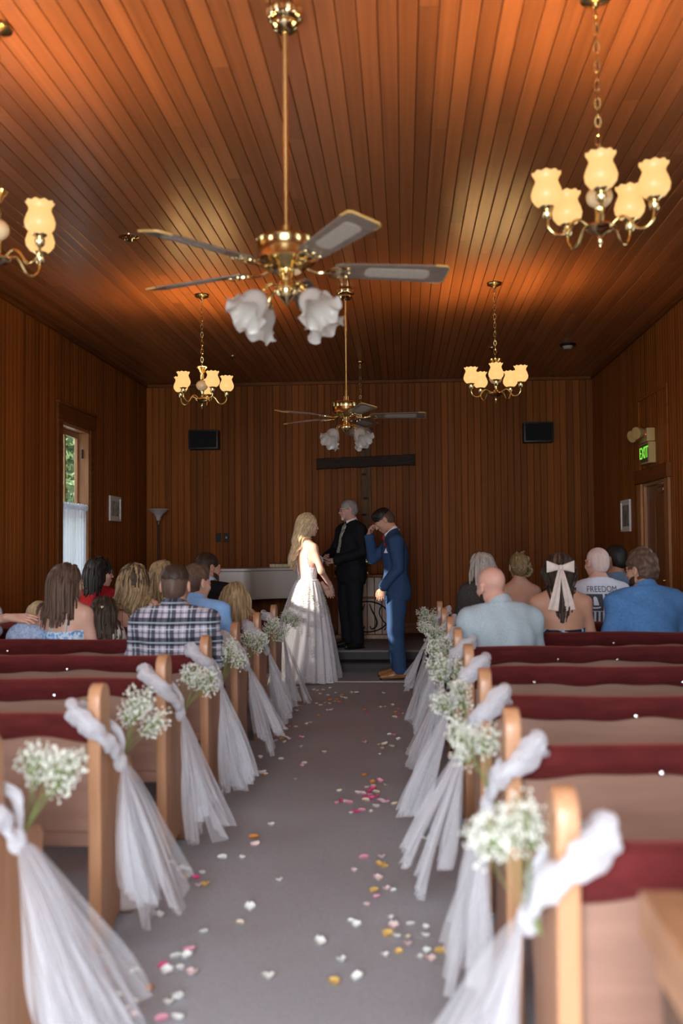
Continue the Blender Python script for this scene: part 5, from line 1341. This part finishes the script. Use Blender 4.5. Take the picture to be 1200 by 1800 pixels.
bmesh.ops.triangulate(bm, faces=bm.faces); bmesh.ops.subdivide_edges(bm, edges=[e for e in bm.edges if e.calc_length() > .015], cuts=1, use_grid_fill=False); bmesh.ops.triangulate(bm, faces=bm.faces)
zt_ = 1.000
P = np.array([(v.co.x*.84, -.6, zt_+v.co.y) for v in bm.verts]); P = march(tv, P, (0, 1, 0)); P[:, 1] -= .004
for v, p in zip(bm.verts, P): v.co = p
bm.to_mesh(me); bm.free(); me.materials.clear(); me.materials.append(ink); link('lettering', me, r)
x0, x1, z1, z0 = -.120, .125, .985, .760
patch('flag_canton', r, tv, lambda u, v: (x0+u*.115, z1-v*.125), ink, 10, 10, -1, .004)
for i in range(4): patch('flag_stripe', r, tv, lambda u, v, i=i: (.012+i*.031+u*.0165, z1-v*.225), ink, 3, 18, -1, .004)
for i in range(4): patch('flag_stripe', r, tv, lambda u, v, i=i: (x0+i*.031+u*.0165, z1-.13-v*.095), ink, 3, 8, -1, .004)
emb = wt
def em1(u, v): return (x0+.045+.026*u*(1-.3*v)+.020*v*u, z1-.028-.055*v+.010*math.sin(PI*u)*(1-v))
patch('flag_emblem', r, tv, em1, emb, 6, 8, -1, .0065)
patch('flag_emblem', r, tv, lambda u, v: (x0+.02+.075*u, z1-.092-.010*v-.006*math.sin(PI*u)), emb, 8, 2, -1, .0065)
# front right row
r, J, bv = guest('older woman with grey bob and dark tweed jacket, far right row', .675, 8.30, 1.282, 1.0, 1, .2, (.35, .05, 0), 'fair', .05)
top_shirt(r, J, vary(cloth('tweed', (.04, .036, .036)), (.018, .016, .016), (.10, .09, .085), (1, 1, 1), 220, 2, 0), 1.08, 1, 1.9, .018, 'tweed_jacket', False, 15); bottoms(r, J, trous)
cap_hair(r, J, HM['grey'], .014, -.075, .10, .25); lock_hair(r, J, bv, HM['grey'], 110, .20, .003, 12, .0095, (0, .0, 0), .014, 15)
r, J, bv = guest('woman with honey blonde pinned updo and bare shoulders, far right row', .985, 8.30, 1.285, .95, 1, .0, (.15, .05, 0), 'tan', .05)
camisole(r, J, cloth('mauve_dress', (.20, .08, .09)), .95, 1, .80, .009, 'dress'); bottoms(r, J, trous, .95, 'skirt')
cap_hair(r, J, HM['honey'], .009, -.045, .105, .4, disp=curls(.003, 50))
bun_curls(r, J, HM['honey'], [((.0, -.10, .04), 0.036, 0.0137), ((-.045, -.075, .07), 0.032, 0.0126), ((.045, -.08, .07), 0.032, 0.0126), ((.0, -.06, .115), 0.034, 0.0126), ((-.05, -.085, .015), 0.032, 0.0126), ((.05, -.09, .02), 0.034, 0.0137), ((.0, -.115, -.005), 0.036, 0.0137), ((.065, -.095, -.03), 0.034, 0.0137), ((.055, -.10, -.06), 0.029, 0.0115), ((.08, -.08, -.01), 0.029, 0.0115), ((-.03, -.11, -.03), 0.029, 0.0126), ((.03, -.045, .125), 0.027, 0.0115)], 3)
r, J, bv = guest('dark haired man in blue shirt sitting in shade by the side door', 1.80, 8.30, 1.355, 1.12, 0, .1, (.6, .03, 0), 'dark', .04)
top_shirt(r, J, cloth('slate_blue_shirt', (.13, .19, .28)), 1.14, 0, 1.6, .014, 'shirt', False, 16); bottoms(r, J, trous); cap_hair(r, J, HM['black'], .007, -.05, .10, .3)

# ======================================================== the couple and the officiant
def standing_J(w=1.0, f=0, head=(0, 0, 0), s=1.0):
    sw = (.162-.016*f)*w
    J = dict(pelvis=V3(0, 0, .95), waist=V3(0, 0, 1.11), chest=V3(0, -.005, 1.29), neck=V3(0, -.012, 1.485), shL=V3(-sw, -.005, 1.41), shR=V3(sw, -.005, 1.41), head=V3(0, .015, 1.655), hr=head, s=1.0)
    for sd, c in ((-1, 'L'), (1, 'R')):
        J['el'+c] = V3(sd*(sw+.04), -.01, 1.14); J['wr'+c] = V3(sd*(sw+.05), .05, .90)
        J['hip'+c] = V3(sd*.085, 0, .92); J['kn'+c] = V3(sd*.095, .015, .50); J['an'+c] = V3(sd*.10, -.015, .09); J['toe'+c] = V3(sd*.125, .14, .03)
    return J
def shoe(root, J, c, mat, sole):
    a = J['an'+c]; t = J['toe'+c]; d = unit((t-a)*V3(1, 1, 0)); v = Vol()
    v.cone(a*V3(1, 1, 0)-d*.045+V3(0, 0, .045), a*V3(1, 1, 0)+d*.06+V3(0, 0, .048), .042, .040, .03)
    v.cone(a*V3(1, 1, 0)+d*.05+V3(0, 0, .045), a*V3(1, 1, 0)+d*.185+V3(0, 0, .030), .042, .028, .03)
    v.cone(a+V3(0, 0, -.04), a+V3(0, 0, .01), .042, .046, .02)
    o = np_obj('shoe', [v.surf(.006, [((0, 0, -1), -.010)])], mat, root)
    R = np.stack([np.cross(d, V3(0, 0, 1)), d, V3(0, 0, 1)], 1)
    pts = [(-.036, -.085), (-.043, -.02), (-.040, .06), (-.042, .13), (-.028, .195), (0, .212), (.028, .195), (.042, .13), (.040, .06), (.043, -.02), (.036, -.085), (0, -.095)]
    b = MB(); b.prism(pts, 0, .014, 'z'); b.xf(Matrix.Translation((a[0], a[1], 0)) @ Matrix(R).to_4x4()); b.build('sole', sole, o)
def suit(root, J, w, jm, tm, g=.020, belly=0, seed=0, hem=.78, nk=.020):
    def jac(v):
        add_torso(v, J, w, 0, g, 1.02, belly)
        v.ell(J['pelvis']+V3(0, -.005, -.10), (.175*w+g*.6, .125*w+g*.6, .16), .06)
        for c in 'LR': add_arm(v, J, c, w, 0, g*.75, g*.75+.008, 1.93)
    def leg(v):
        v.ell(J['pelvis'], (.165*w, .12*w, .13), .05)
        for c in 'LR': add_leg(v, J, c, w*1.02, .016, False, .030)
    o1, jv = garment('jacket', root, jac, jm, .0095, [((0, 0, -1), -hem), ((0, .30, 1), (J['neck'][2]+nk+.3*J['neck'][1])/math.sqrt(1.09))], folds(.005, seed))
    garment('trousers', root, leg, tm, .0095, [((0, 0, 1), 1.0), ((0, 0, -1), -.055)], folds(.004, seed+1))
    tv = Vol(); add_torso(tv, J, w, 0, g, 1.02, belly)
    return tv
def lapels(root, jv, jm, sm, zb, zt, w=.06):
    # shirt front, then the two lapels overlapping it
    patch('shirt_front', root, jv, lambda u, v: ((u-.5)*2*(.004+w*.95*v), zb+(zt-zb)*v), sm, 8, 14, 1, .002)
    for s in (-1, 1):
        patch('lapel', root, jv, lambda u, v, s=s: (s*((.002+w*.80*v)+u*.052*math.sin(PI*min(1, .15+.72*v))), zb+(zt-zb)*v), jm, 5, 14, 1, .007)
# --- groom
gm_ = cloth('blue_suit', (.032, .066, .145), .8, .10, 90); gt = gm_
root = thing('person', 'groom in blue suit bowing and wiping his eyes', 'person', (-.075, 9.98, 0), math.radians(95), 'couple and officiant at the stage')
J = standing_J(1.06, 0, (.0, .62, 0))
J.update(neck=V3(0, .03, 1.475), head=V3(0, .125, 1.625), chest=V3(0, .01, 1.29), shL=V3(-.175, .015, 1.405), shR=V3(.175, .03, 1.405))
J.update(elL=V3(-.225, -.005, 1.13), wrL=V3(-.215, .155, .94), elR=V3(.20, .235, 1.225), wrR=V3(.085, .275, 1.475))
bv = body_mesh(root, J, SK['tan'], 1.06, 0, .0115, {'L': (V3(.05, .25, -1), V3(-.85, .25, 0), .45), 'R': (V3(-.35, -.15, .85), V3(.35, .9, .1), .95)}, hh=.0055)
jv = suit(root, J, 1.08, gm_, gt, .016, 0, 3, .80, .085)
ws = cloth('white_shirt', (.78, .76, .74), .8, .03)
collar(root, J, ws, .070, .058)
lapels(root, jv, gm_, ws, 1.20, 1.46, .050)
for c, p in (('L', 'wrL'), ('R', 'wrR')):
    a, b = J['el'+c], J[p]; d = unit(b-a)
    MB().tube([tuple(b-d*.045), tuple(b-d*.012)], .0345, 16).build('cuff', ws, root)
wd = unit(J['wrL']-J['elL']); wc = J['wrL']+wd*.004
MB().tube([tuple(wc-wd*.010), tuple(wc+wd*.010)], .0315, 16).build('watch_strap', M['iron'], root)
b_ = MB(); fx = unit(np.cross(wd, V3(0, 0, 1))+V3(-.9, .25, .1)); fx = unit(fx-wd*np.dot(fx, wd))
b_.tube([tuple(wc+fx*.026), tuple(wc+fx*.040)], .020, 18); b_.build('watch_case', M['steel'], root)
b_ = MB(); b_.tube([tuple(wc+fx*.040), tuple(wc+fx*.0415)], .0165, 18); b_.build('watch_dial', pm('dial_blue', (.10, .18, .30), .3), root)
rb = pm('dark_red_rose', (.22, .008, .015), .7); rose = MB(); q = march(jv, V3(-.095, .6, 1.375)[None], (0, -1, 0))[0]
for i in range(7): rose.sphere((q[0]+.014*math.cos(i*.9)*(i > 0), q[1]+.010, q[2]+.014*math.sin(i*.9)*(i > 0)), .014, 8, 6)
rose.build('boutonniere', rb, root)
bt = MB(); q = march(jv, V3(0, .6, 1.445)[None], (0, -1, 0))[0]
for s in (-1, 1): bt.add([(s*.006, q[1]+.012, q[2]-.010), (s*.055, q[1]+.008, q[2]-.026), (s*.055, q[1]+.008, q[2]+.026), (s*.006, q[1]+.012, q[2]+.010), (s*.006, q[1]+.028, q[2]-.010), (s*.055, q[1]+.024, q[2]-.026), (s*.055, q[1]+.024, q[2]+.026), (s*.006, q[1]+.028, q[2]+.010)], [(0, 1, 2, 3), (7, 6, 5, 4), (0, 4, 5, 1), (1, 5, 6, 2), (2, 6, 7, 3), (3, 7, 4, 0)])
bt.sphere((0, q[1]+.022, q[2]), .013, 8, 6); bt.build('bow_tie', rb, root)
patch('pocket_square', root, jv, lambda u, v: (-.125+(u-.5)*.055*(1-v), 1.285+.055*v), ws, 4, 6, 1, .008)
patch('pocket_welt', root, jv, lambda u, v: (-.125+(u-.5)*.09, 1.272+.016*v), gm_, 4, 2, 1, .010)
ht = hairmat('hair_groom', (.012, .009, .008), (.028, .02, .016))
cap_hair(root, J, hairmat('hair_fade', (.085, .048, .034), (.13, .075, .052)), .002, -.035, .105, .35, name='hair_fade'); crown_hair(root, J, ht, .016, curls(.003, 70), 'hair_top')
br = vary(pm('tan_leather', (.30, .13, .045), .35), (.26, .105, .035), (.36, .17, .06), (1, 1, 1), 20, 3, 0)
for c in 'LR': shoe(root, J, c, br, M['iron'])
# --- officiant
root = thing('person', 'grey bearded officiant in black suit and glasses holding a small book', 'person', (-.60, 11.02, .20), math.radians(128), 'couple and officiant at the stage')
root.scale = (.955, .955, .955)
J = standing_J(1.17, 0, (-.42, .10, 0))
J.update(elL=V3(-.290, .01, 1.15), wrL=V3(-.085, .285, 1.045), elR=V3(.290, .04, 1.16), wrR=V3(.10, .30, 1.085), head=V3(0, .035, 1.655))
bv = body_mesh(root, J, SK['pink'], 1.14, 0, .0115, {'L': (V3(.75, .65, -.05), V3(-.5, .55, .65), .75), 'R': (V3(-.70, .70, .05), V3(.5, .6, .55), .75)}, hh=.0055, belly=.02)
bk = cloth('black_suit', (.010, .010, .012), .8, .1, 90)
jv = suit(root, J, 1.16, bk, bk, .020, .03, 6, .76, .050)
collar(root, J, ws, .070, .060); lapels(root, jv, bk, ws, 1.13, 1.50, .060)
tie = vary(pm('striped_tie', (.3, .28, .22), .6), (.14, .13, .11), (.48, .44, .36), (20, 20, 30), 3, 2, 0)
patch('tie', root, jv, lambda u, v: ((u-.5)*(.062-.030*v)*(1 if v < .9 else 1.25), 1.14+.345*v), tie, 4, 16, 1, .011)
hv_ = HM['silver']; cap_hair(root, J, hv_, .0045, -.05, .098, .32, disp=curls(.003, 60)); 
def goatee():
    v = Vol(); v.ell((0, .076, -.098), (.022, .020, .026), .01); v.ell((0, .100, -.048), (.026, .012, .007), .008); v.ell((0, .108, -.062), (.017, .02, .007), .006, sub=True)
    np_obj('beard', [place(v.surf(.0045, (), curls(.0012, 140)), rotm(*J['hr']), J['head'], 1.0)], hairmat('hair_goatee', (.45, .40, .35), (.62, .57, .5)), root)
goatee(); glasses(root, J, pm('black_frames', (.012, .012, .012), .3), .0030)
for c in 'LR': shoe(root, J, c, pm('black_leather', (.012, .011, .010), .22) if 'black_leather' not in bpy.data.materials else bpy.data.materials['black_leather'], M['iron'])
OFF = root; bpy.context.view_layer.update()
bk_loc = OFF.matrix_world @ Vector((.005, .405, 1.075))
t = thing('prayer_book', 'small open pale book in the hands of the officiant', 'book', bk_loc, math.radians(128))
for s in (-1, 1):
    Mx = Matrix.Rotation(s*.20, 4, 'Y') @ Matrix.Rotation(.35, 4, 'X')
    MB().box(*sorted((s*.002, s*.085)), -.055, .055, .0, .009).xf(Mx).build('page_block', M['paper'], t, bev=.002)
    MB().box(*sorted((0, s*.090)), -.060, .060, -.004, .0).xf(Mx).build('cover', bpy.data.materials['dark_cover'], t)
# --- bride
root = thing('person', 'bride in white lace gown with long blonde hair', 'person', (-.983, 9.78, 0), math.radians(-50), 'couple and officiant at the stage')
root.scale = (.953, .953, .953)
J = standing_J(.90, 1, (-.40, .06, 0))
J.update(elR=V3(.215, .035, 1.17), wrR=V3(.10, .235, 1.00), elL=V3(-.205, .03, 1.16), wrL=V3(-.06, .27, .985), head=V3(0, .02, 1.655))
bv = body_mesh(root, J, SK['fair'], .90, 1, .0105, {'R': (V3(-.25, .55, -.75), V3(.75, .55, .1), .45), 'L': (V3(.2, .5, -.75), V3(-.75, .55, .1), .45)}, hh=.0055)
lace = vary(pm('white_lace', (.74, .74, .78), .7), (.50, .51, .54), (.84, .84, .87), (1, 1, 1), 55, 4, 0, .5, contrast=(.42, .58))
satin = glassy('tulle_skirt', (.84, .83, .86), .25, .55)
def bod(v): add_torso(v, J, .90, 1, .008)
def cutback(F, P):
    # deep V back and wide arm openings
    x, y, z = P[..., 0], P[..., 1], P[..., 2]
    back = np.where(y < .0, np.abs(x)-.012-(z-1.08)*.235, 1.0)      # inside the V: negative
    F = np.maximum(F, np.where(z > 1.08, -back, -1.0))
    fr = np.where(y >= .0, np.abs(x)-.02-(z-1.27)*.35, 1.0); F = np.maximum(F, np.where(z > 1.27, -fr, -1))
    F = np.maximum(F, np.where(z > 1.20, np.abs(x)-.118+.10*(z-1.20), -1.0))
    F = np.maximum(F, z-1.515); return np.maximum(F, 1.03-z)
garment('bodice', root, bod, lace, .0075, post=cutback)
MB().tube([(.150*math.cos(a)*.86, .003+.108*math.sin(a)*.92, 1.065+.006*math.sin(a)) for a in np.linspace(0, 2*PI, 49)[:-1]], .010, 8, closed=True).build('waist_seam', lace, root)
NP_ = 18
def skirt(u, v, lay=0):
    a = 2*PI*u; t = v
    rx = .122+.245*t**.72+.02*lay*t; ry = .104+.285*t**.72+.02*lay*t
    pl = 1+(.055*t**.6+.012)*math.sin(NP_*a+1.6*math.sin(3*a)+lay)+.05*t*math.sin(5*a+lay*2)
    cy = -.055*t*(1+.6*t)
    return (rx*pl*math.cos(a), cy+ry*pl*math.sin(a), max(.010, 1.075-1.06*t-.015*t*math.sin(4*a)))
MB().grid(lambda u, v: skirt(u, v), 216, 40).build('skirt', satin, root)
ov = MB().grid(lambda u, v: skirt(u, v, 1), 160, 30).build('skirt_overlay', tulle('gown_net', (.86, .85, .88), .30), root)
# lace sprays sewn on the skirt: leaves along curving stems
lv = MB(); rg = random.Random(5)
def on_skirt(u, v):
    v = max(0, v); p = Vector(skirt(u % 1, min(.995, v), 1)); q = Vector(skirt((u+.004) % 1, min(.995, v), 1)); w_ = Vector(skirt(u % 1, min(.999, v+.01), 1))
    n_ = (q-p).cross(w_-p).normalized(); c_ = Vector((0, p.y*.2, p.z))
    if n_.dot(Vector((p.x, p.y, 0))) < 0: n_ = -n_
    return p+n_*.006, n_
def leaf_at(u, v, du, dv, ln):
    a, n_ = on_skirt(u, v); b, _ = on_skirt(u+du, v+dv)
    d = (b-a).normalized()*ln; s = n_.cross(d).normalized()*ln*.24
    lv.add([a, a+d*.5+s+n_*.002, a+d+n_*.003, a+d*.5-s+n_*.002], [(0, 1, 2, 3)])
for sp in range(60):
    u0 = rg.random(); v0 = rg.choice((rg.uniform(.0, .22), rg.uniform(.70, .93), rg.uniform(.72, .95), rg.uniform(.2, .6))); sgn = rg.choice((-1, 1)); ln = rg.uniform(.12, .22)
    for i in range(16):
        t = i/15; uu = u0+sgn*.028*math.sin(2.4*t); vv = v0+ln*t
        if vv > .985: break
        leaf_at(uu, vv, .03*(1 if i % 2 else -1), -.012+.02*t, rg.uniform(.024, .042))
for i in range(150):
    leaf_at(rg.random(), rg.uniform(.90, .985), rg.uniform(-.03, .03), rg.uniform(-.04, .03), rg.uniform(.02, .036))
lv.build('lace_appliques', pm('lace_thread', (.50, .47, .40), .6), root)
for s in (-1, 1):
    pass
cap_hair(root, J, HM['bride'], .013, -.06, .10, .35)
lock_hair(root, J, bv, HM['bride'], 300, .52, .026, 30, .0066, (-.05, -.16, 0), .018, 21, taper=.4, gather=(-.055, 7))
MB().tube([tuple(J['wrR']+unit(J['wrR']-J['elR'])*(-.012)+V3(.026*math.cos(a), .010*math.sin(a)*.5, .026*math.sin(a))) for a in np.linspace(0, 2*PI, 17)[:-1]], .0028, 6, closed=True).build('bracelet', M['steel'], root)
